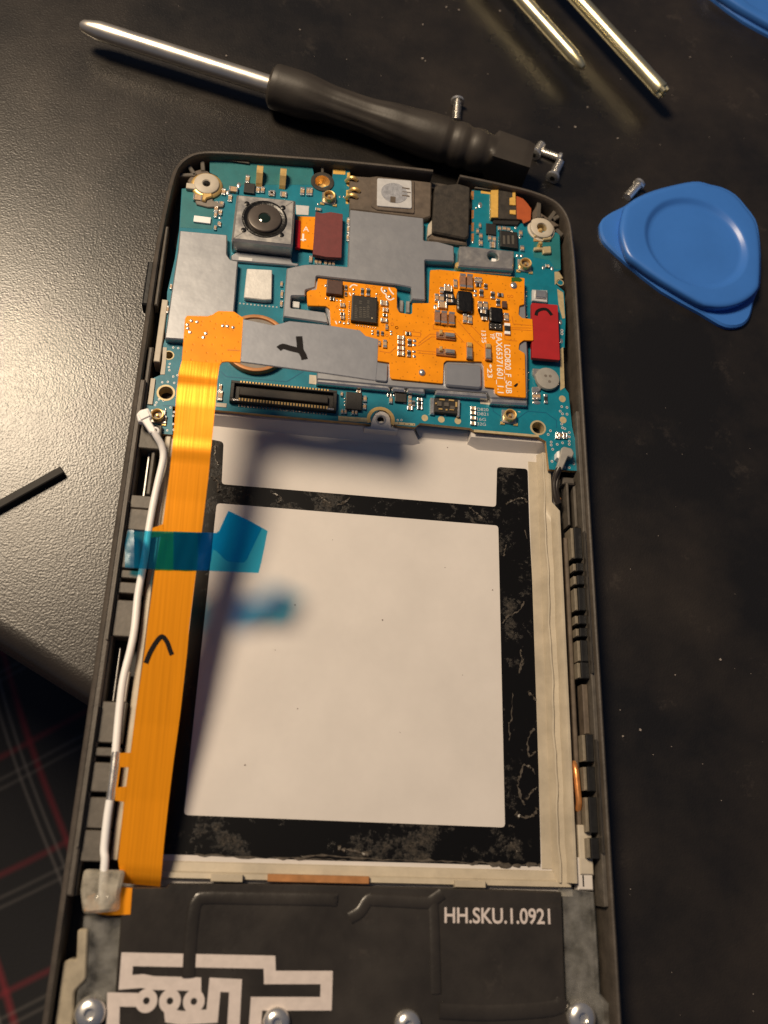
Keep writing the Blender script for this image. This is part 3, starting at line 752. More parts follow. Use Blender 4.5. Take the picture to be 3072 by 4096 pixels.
lathe('screw_boss', c[0], c[1], [(2.4, 2), (2.4, 4.4), (2.1, 4.5), (2.0, 4.9), (1.8, 5.0), (.95, 5.0), (.85, 4.8), (.8, 3)], ['cream', 'goldmat'], frame, 32, [0, 0, 0, 0, 0, 0, 1])
c = S6(1025, 500, 4.6)
lathe('screw_boss', c[0], c[1], [(1.95, 2), (1.95, 4.4), (1.6, 4.45), (1.25, 4.4), (1.15, 3.6), (.8, 3.0), (0, 2.9)], ['foam', 'gold'], frame, 28, [0, 0, 0, 1, 1, 1])

# ---- main circuit board
ZB0, ZB = 3.45, 4.2
board = empty('circuit_board', (0, 70, ZB0), parent=phone)
bp = [(839, 644), (1030, 650), (1100, 652), (1210, 656), (1222, 668), (1250, 671), (1254, 690), (1254, 715), (1262, 740), (1290, 750), (1322, 738), (1330, 705), (1332, 668), (1395, 672), (1400, 690), (1398, 830), (1394, 870), (1700, 890), (1888, 900), (1888, 760), (2000, 770), (2080, 860), (2130, 905), (2150, 922), (2238, 932), (2243, 1078), (2225, 1090), (2240, 1110), (2222, 1135), (2256, 1165), (2262, 1280), (2258, 1390), (2243, 1400), (2243, 1440), (2258, 1550), (2274, 1572), (2289, 1711), (2304, 1771), (2307, 1883), (2196, 1877), (2184, 1765), (2153, 1747), (1897, 1722), (1882, 1712), (1680, 1692), (1660, 1708), (1588, 1702), (1568, 1690), (1562, 1665), (1545, 1645), (1520, 1640), (1500, 1650), (1488, 1672), (1480, 1697), (1460, 1694), (1345, 1684), (866, 1640), (690, 1625), (690, 1738), (570, 1730), (585, 1623), (616, 1511), (651, 1496), (651, 1385), (661, 1354), (669, 1167), (700, 1032), (717, 918), (727, 755), (760, 752), (790, 790), (850, 780), (880, 745), (870, 705), (839, 690)]
holes = [circle(*C_(205, 1128, ZB), 1.05, 20), circle(*C_(228, 832, ZB), .62, 16), circle(*F_(1248, 350, ZB), 1.0, 20), circle(*D_(1560, 133, ZB), .5, 14)]
prism('board_substrate', S_.L(bp, ZB), ZB0, ZB, 'pcb', board, 0, holes, side='pcbedge')
for h_ in holes:
    cx, cy = sum(p[0] for p in h_) / len(h_), sum(p[1] for p in h_) / len(h_); rr = math.dist(h_[0], (cx, cy))
    lathe('screw_hole', cx, cy, [(rr * 1.0, ZB + .03), (rr * 1.28, ZB + .03), (rr * 1.3, ZB + .003)], ['goldmat'], board, 22)
    lathe('screw_hole', cx, cy, [(rr * .98, ZB + .03), (rr * .96, 3.5), (rr * .9, 2.4), (0, 2.3)], ['goldmat', 'pit'], board, 22, [0, 0, 1])
prism('bare_substrate', A_.L([(440, 158), (920, 172), (1120, 180), (1200, 215), (1195, 330), (700, 330), (560, 360), (520, 420), (470, 450), (460, 660), (222, 645), (238, 363), (290, 358), (348, 428), (463, 409), (520, 343), (502, 265), (442, 238)], ZB), ZB + .002, ZB + .015, 'bare', board)
prism('bare_substrate', S7.L([(1090, 905), (1470, 930), (1490, 960), (1510, 1480), (1430, 1490), (1340, 1350), (1080, 1300)], ZB), ZB + .002, ZB + .015, 'bare', board)
# gold plating along edges
def flat(name, crop, pts, m_, z=ZB, t=.03, par=None): return prism(name, crop.L(pts, z), z + .004, z + t, m_, par or board)
flat('edge_plating', S8, [(10, 545), (400, 572), (400, 632), (10, 606)], 'goldmat')
flat('edge_plating', S8, [(770, 622), (1030, 645), (1030, 676), (735, 655)], 'goldmat')
c = S8(575, 592, ZB); ro, ri = 2.15, 1.62
ring = [(c[0] + ro * math.cos(a), c[1] + ro * math.sin(a)) for a in [math.pi * (-.12 + 1.24 * i / 24) for i in range(25)]]
ring += [(c[0] + ri * math.cos(a), c[1] + ri * math.sin(a)) for a in [math.pi * (1.12 - 1.24 * i / 24) for i in range(25)]]
prism('edge_plating', ring, ZB + .006, ZB + .05, 'gold', board)
flat('edge_plating', F_, [(822, 362), (1250, 398), (1255, 412), (1215, 410), (822, 378)], 'goldmat')
flat('edge_plating', D_, [(1522, 62), (1552, 62), (1580, 105), (1562, 108), (1525, 150)], 'goldmat')
flat('edge_plating', D_, [(1540, 175), (1580, 200), (1592, 370), (1575, 372), (1550, 280)], 'goldmat')
flat('edge_plating', D_, [(1560, 575), (1580, 560), (1590, 830), (1560, 850)], 'goldmat')
flat('edge_plating', S6, [(1235, 240), (1470, 262), (1470, 385), (1230, 370)], 'paint_gold')
flat('edge_plating', S6, [(1505, 350), (1560, 340), (1545, 620), (1500, 600)], 'paint_gold')
flat('edge_plating', S6, [(1490, 690), (1535, 680), (1525, 960), (1480, 950)], 'paint_gold')
flat('edge_plating', S7, [(250, 250), (400, 275), (400, 305), (300, 295), (250, 290)], 'paint_gold')
for y in (320, 620, 820, 990): flat('edge_plating', S7, [(100, y - 60), (140, y - 70), (135, y + 70), (100, y + 70)], 'copper')
flat('contact_strip', C_, [(88, 1020), (122, 1022), (98, 1225), (60, 1222)], 'cream', t=.25)
flat('contact_strip', C_, [(182, 770), (212, 772), (205, 900), (195, 985), (160, 985), (175, 880)], 'cream', t=.08)
flat('contact_strip', E_, [(488, 206), (566, 212), (562, 240), (485, 234)], 'cream', t=.08)
flat('contact_strip', E_, [(1175, 0), (1225, 5), (1225, 72), (1172, 65)], 'cream', t=.08)
flat('contact_strip', D_, [(1030, 890), (1100, 900), (1095, 945), (1030, 938)], 'cream', t=.05)
for pts in ([(640, 960), (680, 1000), (1160, 1040), (1290, 960)], [(600, 1180), (560, 1230), (180, 1230)]): stroke('trace', C_.L(pts, ZB), .14, ZB + .003, ZB + .02, 'tealtrace', board)
for pts in ([(950, 200), (950, 240), (1000, 275), (1010, 300)], [(1110, 290), (1180, 240), (1300, 250), (1370, 300), (1370, 350)], [(100, 110), (240, 130), (270, 130)]): stroke('trace', F_.L(pts, ZB), .14, ZB + .003, ZB + .02, 'tealtrace', board)
# coin motor under the ribbon
c = C_(915, 728, 5.3)
lathe('vibration_motor', c[0], c[1], [(5.05, ZB), (5.05, 5.1), (4.95, 5.25), (4.75, 5.3), (4.45, 5.25), (4.35, 5.1), (4.3, 5.0), (0, 5.02)], ['copperdull', 'disc'], board, 44, [0, 0, 0, 0, 0, 0, 1])
# shields (cans) over the board
def shield(name, pts, z1, crop=S_, r=.25, ch=.17, m_='shield', z0=ZB): return prism(name, crop.L(pts, z1), z0, z1, m_, board, ch, r=r)
shield('shield_can', [(719, 921), (909, 938), (908, 1018), (922, 1038), (953, 1044), (946, 1120), (937, 1238), (933, 1372), (659, 1353), (690, 1140), (712, 1000)], 5.5)
shield('shield_can', [(1400, 837), (1695, 871), (1695, 961), (1750, 965), (1816, 983), (1817, 1046), (1700, 1040), (1702, 1201), (1646, 1196), (1646, 1150), (1583, 1138), (1266, 1104), (1262, 1150), (1222, 1160), (1222, 1184), (1166, 1183), (1163, 1231), (1215, 1236), (1300, 1248), (1314, 1294), (1132, 1266), (1147, 1072), (1218, 1057), (1278, 1056), (1392, 1066)], 5.65)
shield('shield_can', [(1270, 1118), (1580, 1150), (1600, 1262), (1650, 1262), (1660, 1216), (1724, 1216), (1724, 1084), (2099, 1118), (2111, 1418), (2111, 1596), (1965, 1592), (1951, 1568), (1625, 1550), (1266, 1516), (1270, 1480), (1340, 1440), (1316, 1290), (1300, 1225), (1232, 1218), (1232, 1172)], 5.45)
bm = bmesh.new()
for a, b in [((1266, 1524), (1560, 1552)), ((1568, 1553), (1622, 1558)), ((1628, 1559), (1700, 1566)), ((1742, 1569), (1951, 1585)), ((1962, 1604), (2110, 1612))]:
    p0, p1 = U(*a, 5.2), U(*b, 5.2)
    add_prism(bm, [(p0[0], p0[1] - .35), (p1[0], p1[1] - .35), (p1[0], p1[1] + .6), (p0[0], p0[1] + .6)], ZB, 5.25, 0, .25)
finish('shield_skirt', bm, 'chrome', board, True)
prism('slot_block', C_.L([(1205, 402), (1262, 410), (1258, 458), (1203, 450)], 4.8), ZB, 4.8, 'silver', board, .05)
for p in ((1606, 1225), (1632, 1228)):
    q = U(*p, 4.6); box('capacitor', q[0] - .3, q[1] - 1.1, q[0] + .3, q[1] + 1.1, ZB, 4.7, 'steel', board, .1)
# red contact pad, foil chip, microphone, crystal disc
prism('red_pad', D_.L([(1371, 266), (1545, 281), (1560, 648), (1374, 632)], 5.6), 4.9, 5.6, 'red', board, .05, r=.2)
prism('pad_connector', D_.L([(1385, 280), (1535, 295), (1545, 635), (1390, 620)], 4.9), ZB, 4.9, 'black', board)
stroke('pen_mark', [(p[0], p[1]) for p in spline([(*D_(x, y, 5.6), 0) for x, y in [(1400, 352), (1408, 325), (1440, 310), (1475, 315), (1505, 350)]], 4)], .55, 5.604, 5.625, 'ink', board)
prism('foil_chip', C_.L([(845, 145), (1045, 155), (1040, 390), (985, 393), (820, 375)], 5.1), ZB, 5.1, 'greyfoil', board, .12, r=.2)
for i in range(11):
    q = C_(790 + i * 29, 422 + i * 3, ZB); link('via', unit('v'), board, (q[0], q[1], ZB), (.26, .26, .025))
prism('microphone', D_.L([(1378, 175), (1478, 180), (1478, 260), (1378, 248)], 4.9), ZB, 4.75, 'silver', board, .08)
prism('microphone_cap', D_.L([(1400, 180), (1470, 186), (1468, 235), (1398, 228)], 5.1), 4.75, 5.15, 'chrome', board, .12)
c = D_(1478, 768, 5.0)
lathe('crystal_disc', c[0], c[1], [(2.0, ZB + .3), (2.02, 4.8), (1.9, 5.0), (1.75, 5.02), (0, 5.02)], ['greysilver'], board, 30)
for dx, dy in ((-14, -16), (16, -14), (12, 22)):
    q = D_(1478 + dx, 768 + dy, 5.0); lathe('disc_dot', q[0], q[1], [(.25, 5.025), (.25, 5.035), (0, 5.036)], ['disc'], board, 12)
prism('disc_lug', D_.L([(1380, 702), (1430, 705), (1440, 760), (1400, 770), (1380, 740)], 4.7), ZB, 4.75, 'steel', board, .1)
prism('disc_lug', D_.L([(1375, 825), (1420, 820), (1445, 815), (1430, 850), (1400, 870), (1375, 860)], 4.5), ZB, 4.55, 'tin', board, .12)
# coax sockets
def socket(crop, x, y, sz=1.0):
    q = crop(x, y, 4.9); s = sz
    bm = bmesh.new()
    add_box(bm, q[0] - 1.15 * s, q[1] - 1.15 * s, ZB, q[0] + 1.15 * s, q[1] + 1.15 * s, 4.55, 1, .1)
    add_box(bm, q[0] - 1.4 * s, q[1] - .9 * s, ZB, q[0] - .7 * s, q[1] - 1.4 * s, 4.4, 0, .06); add_box(bm, q[0] + 1.4 * s, q[1] - .9 * s, ZB, q[0] + .7 * s, q[1] - 1.4 * s, 4.4, 0, .06)
    add_lathe(bm, q[0], q[1], [(.98 * s, 4.5), (.98 * s, 5.25), (.9 * s, 5.35), (.78 * s, 5.32), (.72 * s, 5.1), (.7 * s, 4.7), (.2 * s, 4.66), (.17 * s, 5.1), (0, 5.12)], 26, [0, 0, 0, 0, 0, 2, 0, 0])
    finish('coax_socket', bm, ['gold', 'steel', 'disc'], board, True)
socket(S6, 1155, 810, 1.0); socket(S7, 955, 1405, 1.02); socket(D_, 1228, 1015, 1.0); socket(C_, 138, 1305, .95)
# earpiece, jack block, bracket
ear = B_
prism('earpiece', B_.L([(0, 225), (130, 235), (180, 228), (545, 270), (540, 500), (490, 515), (150, 470), (0, 452)], 5.6), 2.6, 5.3, 'spkr', board, .2, r=.3)
prism('earpiece', B_.L([(140, 250), (182, 238), (430, 262), (430, 480), (180, 455), (140, 430)], 5.8), 5.3, 5.55, 'spkr', board, .1, r=.3)
prism('earpiece_plate', B_.L([(182, 247), (410, 265), (412, 450), (180, 432)], 5.9), 5.55, 5.75, 'silver', board, .06, r=.35)
c = B_(295, 348, 5.9); prism('earpiece_mesh', circle(c[0], c[1], 2.25, 32, 2.05), 5.752, 5.80, 'meshgrey', board)
for x, y, w_, h_ in [(370, 320, 50, 14), (375, 345, 55, 12), (370, 370, 50, 14), (285, 395, 34, 44)]:
    p0, p1 = B_(x - w_ / 2, y - h_ / 2, 5.8), B_(x + w_ / 2, y + h_ / 2, 5.8); prism('printed_mark', rect(p0[0], p1[1], p1[0], p0[1]), 5.803, 5.812, 'spkr', board)
for x, y in [(8, 270), (8, 385), (25, 345)]:
    q = B_(x, y, 5.0); tube('spring_contact', spline([(q[0] - .8, q[1] + .2, 4.5), (q[0] - .3, q[1] + .1, 5.5), (q[0] + .4, q[1], 5.7), (q[0] + .9, q[1] - .1, 5.3)], 4), .33, 'gold', board, 8)
prism('jack_block', B_.L([(565, 300), (720, 285), (800, 310), (790, 640), (770, 655), (545, 610), (550, 520)], 5.8), 2.6, 5.8, 'foam', board, .25, r=.4)
prism('jack_ledge', B_.L([(515, 640), (540, 615), (780, 650), (780, 690), (520, 660)], 5.2), ZB, 5.0, 'spkr', board, .25)
prism('jack_ledge', B_.L([(520, 560), (545, 530), (548, 620), (515, 640)], 5.2), ZB, 5.2, 'cream', board, .1)
hc = B_(950, 770, 5.6)
prism('metal_bracket', B_.L([(728, 702), (760, 700), (1090, 735), (1085, 862), (800, 842), (720, 835)], 5.6), ZB, 5.6, 'steel', board, .22, [circle(hc[0], hc[1], .92, 24)])
box('bracket_pin', hc[0] - .1, hc[1] - .8, hc[0] + .7, hc[1] - .1, ZB + .05, 5.2, 'white', board, .1)
prism('bracket_lip', B_.L([(760, 842), (1075, 868), (1070, 890), (765, 868)], 4.8), ZB, 4.7, 'chrome', board, .12)
c = B_(725, 830, 5.0); lathe('bracket_joint', c[0], c[1], [(.75, ZB), (.7, 4.9), (.4, 5.2), (0, 5.25)], ['gold'], board, 16)
# front camera connector at the right
prism('front_connector', S7.L([(520, 235), (800, 270), (830, 700), (430, 690), (520, 640)], 4.9), 2.6, 4.9, 'foam', board, .1)
prism('front_connector', S7.L([(450, 690), (900, 700), (830, 790), (440, 770)], 4.6), ZB, 4.6, 'black', board, .1)
prism('gold_bar', S7.L([(415, 235), (530, 232), (525, 668), (415, 668)], 5.1), ZB, 5.1, 'paint_gold', board, .06)
prism('gold_bar', S7.L([(755, 275), (800, 270), (805, 478), (708, 470), (708, 360), (755, 345)], 5.1), ZB, 5.1, 'paint_gold', board, .06)
prism('gold_bar', S7.L([(712, 550), (805, 550), (805, 625), (712, 612)], 5.1), ZB, 5.1, 'paint_gold', board, .06)
prism('rust_flex', S7.L([(812, 325), (920, 370), (985, 440), (1050, 530), (1040, 705), (930, 760), (905, 700), (822, 690)], 5.0), 4.7, 4.95, 'redflex', board, .03, r=.2)
for i in range(11):
    q = S7(396, 385 + i * 30, ZB + .1); link('solder_joint', unit('s'), board, (q[0], q[1], ZB), (.24, .22, .18))
for y, g_ in ((960, 880), (1175, 1090)):
    prism('antenna_spring', S7.L([(1090, y - 40), (1360, y - 60), (1370, y + 50), (1240, y + 60), (1230, y), (1100, y + 10)], 4.8), ZB, 4.75, 'goldmat', board, .12, r=.2)
    q = S7(1190, g_, 5.0); lathe('antenna_spring', q[0], q[1], [(.4, ZB), (.4, 5.1), (.25, 5.4), (0, 5.45)], ['gold'], board, 14)
prism('antenna_pad', S7.L([(1090, 990), (1340, 1000), (1340, 1050), (1085, 1040)], 4.4), ZB, 4.35, 'pcbedge', board, .04)
# rear camera
camz = 7.4
rc = empty('rear_camera', (-22, 88, ZB), parent=phone)
cp = A_.L([(640, 395), (1075, 440), (1052, 785), (600, 735)], camz)
prism('camera_housing', cp, ZB - .5, camz, 'steel', rc, .35, r=.35)
fl = A_.L([(595, 850), (640, 820), (1040, 865), (1050, 900), (1100, 905), (1090, 925), (600, 885)], 4.9)
prism('camera_flange', fl, 3.6, 4.8, 'shield', rc, .15, r=.2)
prism('flange_window', A_.L([(655, 862), (755, 872), (752, 895), (652, 885)], 4.8), 4.805, 4.83, 'silver', rc)
cc = A_(845, 583, camz)
lathe('lens_ring', cc[0], cc[1], [(3.6, camz + .005), (3.52, camz + .08), (3.3, camz + .10), (3.2, camz + .03), (2.4, camz + .015)], ['epoxy'], rc, 48)
lathe('lens_barrel', cc[0], cc[1], [(2.72, camz + .02), (2.66, camz + .25), (2.58, camz + .36), (2.45, camz + .40), (1.0, camz + .36), (.92, camz + .25)], ['lensdark'], rc, 48)
lathe('lens_glass', cc[0], cc[1], [(.93, camz + .25), (.7, camz + .33), (.35, camz + .38), (0, camz + .4)], ['lensglass'], rc, 32)
for x, y in ((715, 470), (980, 500), (690, 665), (968, 700)):
    q = A_(x, y, camz); lathe('lens_notch', q[0], q[1], [(.42, camz + .005), (.42, camz + .1), (.3, camz + .16), (0, camz + .16)], ['epoxy'], rc, 14)
prism('camera_flex', A_.L([(1090, 556), (1225, 562), (1212, 806), (1095, 790)], 5.1), 4.75, 4.9, 'sub', rc)
prism('flex_glue', A_.L([(1075, 580), (1112, 585), (1108, 792), (1072, 785)], 5.3), 4.5, 5.15, 'scarlet', rc, .12)
text('printed_letter', 'A', A_(1128, 672, 4.92), A_(1172, 676, 4.92), 1.0, 4.905, 'silk', rc)
stroke('printed_mark', A_.L([(1130, 690), (1128, 745)], 4.92), .3, 4.903, 4.92, 'silk', rc); stroke('printed_mark', A_.L([(1105, 735), (1150, 735)], 4.92), .25, 4.922, 4.935, 'silk', rc)
prism('connector_pad', A_.L([(1222, 525), (1270, 540), (1330, 530), (1422, 545), (1412, 868), (1300, 862), (1200, 842)], 5.6), 4.9, 5.6, 'maroon', rc, .05, r=.15)
prism('camera_connector', A_.L([(1235, 550), (1405, 562), (1398, 845), (1215, 825)], 4.9), ZB, 4.9, 'black', rc)
prism('well_floor', A_.L([(1075, 480), (1172, 488), (1168, 555), (1078, 550)], ZB), ZB + .01, ZB + .05, 'silver', rc)
# display socket
dk = empty('display_socket', (-10, 66, ZB), parent=phone)
def sk(x, y, z=5.0): return C_(x, y, z)
tl, tr_, br, bl = sk(722, 1028), sk(1556, 1112), sk(1552, 1288), sk(706, 1178)
sx0, sx1 = (tl[0] + bl[0]) / 2, (tr_[0] + br[0]) / 2; sy1, sy0 = (tl[1] + tr_[1]) / 2, (bl[1] + br[1]) / 2
bm = bmesh.new()
add_box(bm, sx0, sy0, ZB, sx1, sy1, 4.45, 0)
add_box(bm, sx0, sy1 - .45, 4.4, sx1, sy1, 5.1, 0, .06); add_box(bm, sx0, sy0, 4.4, sx1, sy0 + .55, 5.1, 0, .06)
add_box(bm, sx0, sy0 + .5, 4.4, sx0 + .55, sy1 - .4, 5.1, 0, .06); add_box(bm, sx1 - .55, sy0 + .5, 4.4, sx1, sy1 - .4, 5.1, 0, .06)
add_box(bm, sx0 + 1.3, sy0 + 1.2, 4.4, sx1 - 1.3, sy1 - 1.05, 5.0, 1, .1)
finish('socket_shell', bm, ['black', 'ridge'], dk)
bm = bmesh.new(); n = 30
for i in range(n):
    x = sx0 + 1.45 + (sx1 - sx0 - 2.9) * i / (n - 1)
    add_box(bm, x - .11, sy1 - .3, 5.0, x + .11, sy1 - .02, 5.16, 0); add_box(bm, x - .11, sy0 + .15, 5.0, x + .11, sy0 + .5, 5.16, 0)
    add_box(bm, x - .09, sy0 + .56, 4.4, x + .09, sy0 + .7, 4.95, 0); add_box(bm, x - .1, sy0 - .42, ZB, x + .1, sy0 - .02, 4.34, 1)
o = finish('socket_pins', bm, ['gold', 'tin'], dk); tag(o, kind='stuff')
for xx in (sx0 + .9, sx1 - .9):
    box('socket_anchor', xx - .5, sy0 + .05, xx + .5, sy0 + .35, 5.05, 5.2, 'tin', dk, .03)
# battery connector
bc = empty('battery_connector', (13, 64, ZB), parent=phone)
prism('connector_shell', S8.L([(1300, 300), (1600, 325), (1595, 520), (1290, 490)], 4.95), ZB, 4.95, 'black', bc, .1)
prism('connector_cheek', S8.L([(1238, 290), (1300, 295), (1290, 515), (1235, 510)], 4.9), ZB, 4.85, 'chrome', bc, .2)
prism('connector_cheek', S8.L([(1598, 325), (1632, 330), (1622, 545), (1588, 540)], 4.9), ZB, 4.85, 'chrome', bc, .1)
for x, y, w_, h_ in [(1390, 325, 70, 28), (1515, 335, 70, 28), (1355, 380, 60, 70), (1450, 390, 60, 60), (1530, 430, 60, 50), (1370, 450, 50, 24), (1450, 460, 24, 24), (1520, 460, 60, 20), (1580, 390, 24, 70), (1310, 375, 20, 24)]:
    p0, p1 = S8(x - w_ / 2, y - h_ / 2, 5.1), S8(x + w_ / 2, y + h_ / 2, 5.1)
    box('connector_blade', p0[0], p0[1], p1[0], p1[1], 4.9, 5.12, 'gold' if w_ < 30 or h_ < 30 else 'clip', bc, .05)
parts(S8, ZB, bc, 's 1430 520 34 40; s 1610 540 40 30')
# boss plate of the tray
bpz = 4.0
c = S8(575, 592, bpz)
pl = [(c[0] + 1.5 * math.cos(a), c[1] + 1.5 * math.sin(a)) for a in [math.pi * i / 20 for i in range(21)]]
pl += S8.L([(440, 680), (358, 690), (362, 712), (800, 752), (802, 715), (715, 690)], bpz)
prism('boss_plate', pl, 2.3, bpz, 'tray', tray, .08, [circle(c[0], c[1], .55, 20)])
lathe('boss_thread', c[0], c[1], [(.85, bpz + .012), (.6, bpz + .015), (.56, bpz - .1), (.5, 3), (0, 2.9)], ['steel', 'pit'], tray, 22, [0, 0, 1, 1])

# ---- small soldered pieces of the teal board
parts(S5, ZB, board, '''c 1145 460 60 120; k 1175 610 170 150 .5; c 1310 630 60 90; c 1385 630 60 90; c 1530 690 100 75; t 925 625 140 80; s 1010 550 70 90;
c 770 660 60 100; c 870 760 60 110; s 835 665 50 80; c 660 845 45 60; c 735 845 80 60; c 650 930 60 95; c 640 1025 50 85; c 715 985 55 85; s 710 1070 50 45; c 700 1170 55 70; c 635 1230 40 70;
t 360 755 140 90 .6; w 430 1105 265 95 .35''')
prism('dark_block', S5.L([(320, 800), (590, 745), (600, 800), (770, 860), (760, 900), (520, 905), (340, 860)], 4.5), ZB, 4.55, 'disc', board, .1)
prism('spring_contact', S5.L([(440, 650), (580, 640), (590, 730), (500, 760), (480, 800), (430, 790)], 5.0), ZB, 5.0, 'gold', board, .15)
def spring(crop, x, y0, y1, w_):
    a, b = crop(x, y0, 5.6), crop(x, y1, 4.6); hw = abs(crop(x + w_ / 2, y0, 5)[0] - crop(x - w_ / 2, y0, 5)[0]) / 2
    bm = bmesh.new(); pf = [(a[1], 5.3), (a[1] - .15, 5.75), (a[1] - .5, 6.0), (a[1] - 1.3, 6.0), (a[1] - 1.7, 5.8), (b[1] + .3, 4.8), (b[1], 4.3)]
    prev = None
    for y, z in pf:
        r_ = [bm.verts.new((a[0] - hw, y, z)), bm.verts.new((a[0] + hw, y, z)), bm.verts.new((a[0] + hw, y, ZB)), bm.verts.new((a[0] - hw, y, ZB))]
        if prev:
            for i in range(4): bm.faces.new((prev[i], prev[(i + 1) % 4], r_[(i + 1) % 4], r_[i]))
        else: bm.faces.new(r_)
        prev = r_
    bm.faces.new(list(reversed(prev))); bmesh.ops.recalc_face_normals(bm, faces=bm.faces)
    finish('spring_contact', bm, 'gold', board)
spring(S5, 1350, 245, 560, 100); spring(S6, 268, 260, 640, 120)
parts(S6, ZB, board, 'c 630 710 80 150; c 740 715 60 150; c 800 715 60 150; c 265 770 130 100; c 50 740 90 90; s 940 955 45 50; c 945 1065 120 50; s 1365 810 40 40; s 1440 815 45 35')
parts(S7, ZB, board, '''k 410 860 150 165 .35; k 690 1030 270 250 .7; c 238 800 34 75; c 200 890 40 75; c 250 965 50 80; c 248 1075 60 90; c 390 1000 50 80; c 462 1015 50 85; c 440 1085 95 50; c 440 1130 90 40;
c 545 845 50 65; c 622 848 60 60; c 690 860 50 60; s 745 890 45; c 880 920 50 80; s 872 985 45 40; c 905 1160 55 80; s 830 1270 50; s 897 1272 50; s 1240 1460 50 60; c 1305 1440 70 40; s 1378 1475 45 65; s 180 515 34; s 240 470 60 90; s 125 1060 40; s 805 830 45''')
for i in range(7):
    q = S7(528, 985 + i * 27, ZB + .1); link('solder_joint', unit('s'), board, (q[0], q[1], ZB), (.22, .2, .18))
for x in (620, 690, 760):
    p0, p1 = S7(x - 22, 950, 4.95), S7(x + 18, 1090, 4.95); prism('chip_print', rect(p0[0], p1[1], p1[0], p0[1]), ZB + .7, ZB + .712, 'chipink', board)
parts(S8, ZB, board, '''k 215 350 215 225 .55; c 57 255 32 55; c 282 220 60 36; c 366 318 42 80; c 360 420 42 80; c 62 487 30 60; c 106 487 30 60; c 202 497 32 60; c 247 500 32 55; s 95 312 26; s 95 355 26; s 95 400 26; s 160 462 24; s 325 335 22; s 325 375 22;
k 838 308 150 110 .5; r 690 270 60 36; c 707 335 42 85; c 962 300 42 50; c 962 350 42 50; c 962 400 42 50; r 1012 380 36 75; c 962 442 72 46; c 1095 325 74 32; r 1095 375 74 32; r 1095 428 74 60; s 890 372 40 24; s 750 265 30 40;
p 1158 570 86 86; p 1378 590 88 84; p 1597 610 86 86; v 800 598 30; v 850 598 30; v 812 640 30; v 886 650 30; v 950 655 30; v 1012 660 30;
c 245 150 50 60; c 310 150 50 60; c 510 165 30 60; c 580 180 50 60; c 1360 210 60 60; c 1420 215 40 60; c 1590 230 40 60; c 1640 235 40 60''')
for x0, x1, y in ((360, 490, 170), (1455, 1570, 225)):
    p0, p1 = S8(x0, y - 35, 4.6), S8(x1, y + 30, 4.6); box('inductor', p0[0], p0[1], p1[0], p1[1], ZB, 4.65, 'black', board, .1)
parts(D_, ZB, board, '''c 985 968 38 22; c 985 998 38 22; c 985 1033 38 22; c 985 1068 38 22; s 1400 845 46 40; c 1390 888 26 42; c 1416 888 26 42; s 1405 928 55 26; r 1465 905 22 60; p 1575 905 44 44; p 1580 1045 44 44;
s 1563 395 24 34; s 1568 520 26 34; v 1572 452 20; v 1572 472 20; c 1555 1148 30 40; c 1590 1148 30 40''')
for x in (1362, 1366, 1370):
    q = D_(x, 540 + (x - 1362) * 6, ZB + .1); link('solder_joint', unit('s'), board, (q[0], q[1], ZB), (.3, .2, .2))
for y in (195, 225, 290, 355, 730, 780, 850): 
    q = D_(1352 if y > 400 else 1338, y, ZB + .1); link('solder_joint', unit('s'), board, (q[0], q[1], ZB), (.25, .35, .25))
vias = 'v ' + '; v '.join(f'{x} {y} 17' for x, y in [(1330, 370), (1315, 395), (1335, 445), (1335, 465), (1375, 460), (1410, 450), (1345, 493), (1455, 382), (1455, 410), (1455, 440), (1455, 460), (1340, 573), (1425, 612), (1455, 615), (1485, 590), (1405, 210), (1440, 215), (1395, 240), (1410, 258), (1440, 260), (1405, 325), (1410, 350), (1425, 357), (1440, 500)])
parts(F_, ZB, board, vias + '; c 1378 396 28 18; c 1378 414 28 18; c 1428 396 28 18; c 1428 414 28 18; k 1404 404 20 26 .2')
parts(C_, ZB, board, 'v ' + '; v '.join(f'{x} {y} 17' for x, y in [(262, 770), (302, 775), (235, 900), (228, 925), (232, 950), (262, 1000), (295, 990), (175, 1045), (220, 1042), (270, 1050), (150, 1180), (130, 1205), (185, 1190), (240, 1245), (268, 1280), (262, 1310), (262, 1375), (175, 1425), (215, 1425), (265, 1420), (120, 1225)]) + '; s 205 1258 18; c 190 1340 40 60; c 635 1090 24 60; c 632 1150 40 80')
parts(A_, ZB, board, 'c 1185 880 24 50; c 1225 898 22 34; c 1252 900 22 34; c 1295 905 22 34; c 1325 908 20 34; c 1352 910 20 34; c 1462 660 20 60; c 1460 600 18 50; c 1458 720 18 50; c 720 375 10 10')
parts(C_, ZB, board, 'c 1118 270 20 40; c 1120 350 20 60; c 1116 425 20 50; c 245 290 18 40; c 218 470 16 60')
# version lines beside the sockets
for i, s in enumerate(('D820', 'D821', '16G', '32G')):
    y = (985, 1015, 1050, 1082)[i]; x1 = (1085, 1083, 1068, 1068)[i]
    text('printed_text', s, D_(1010, y - 2, ZB), D_(x1, y + 2, ZB), .52, ZB + .006, 'chipink' if False else 'silver', board)
stroke('printed_mark', D_.L([(1280, 990), (1296, 992)], ZB), .12, ZB + .004, ZB + .012, 'silver', board)

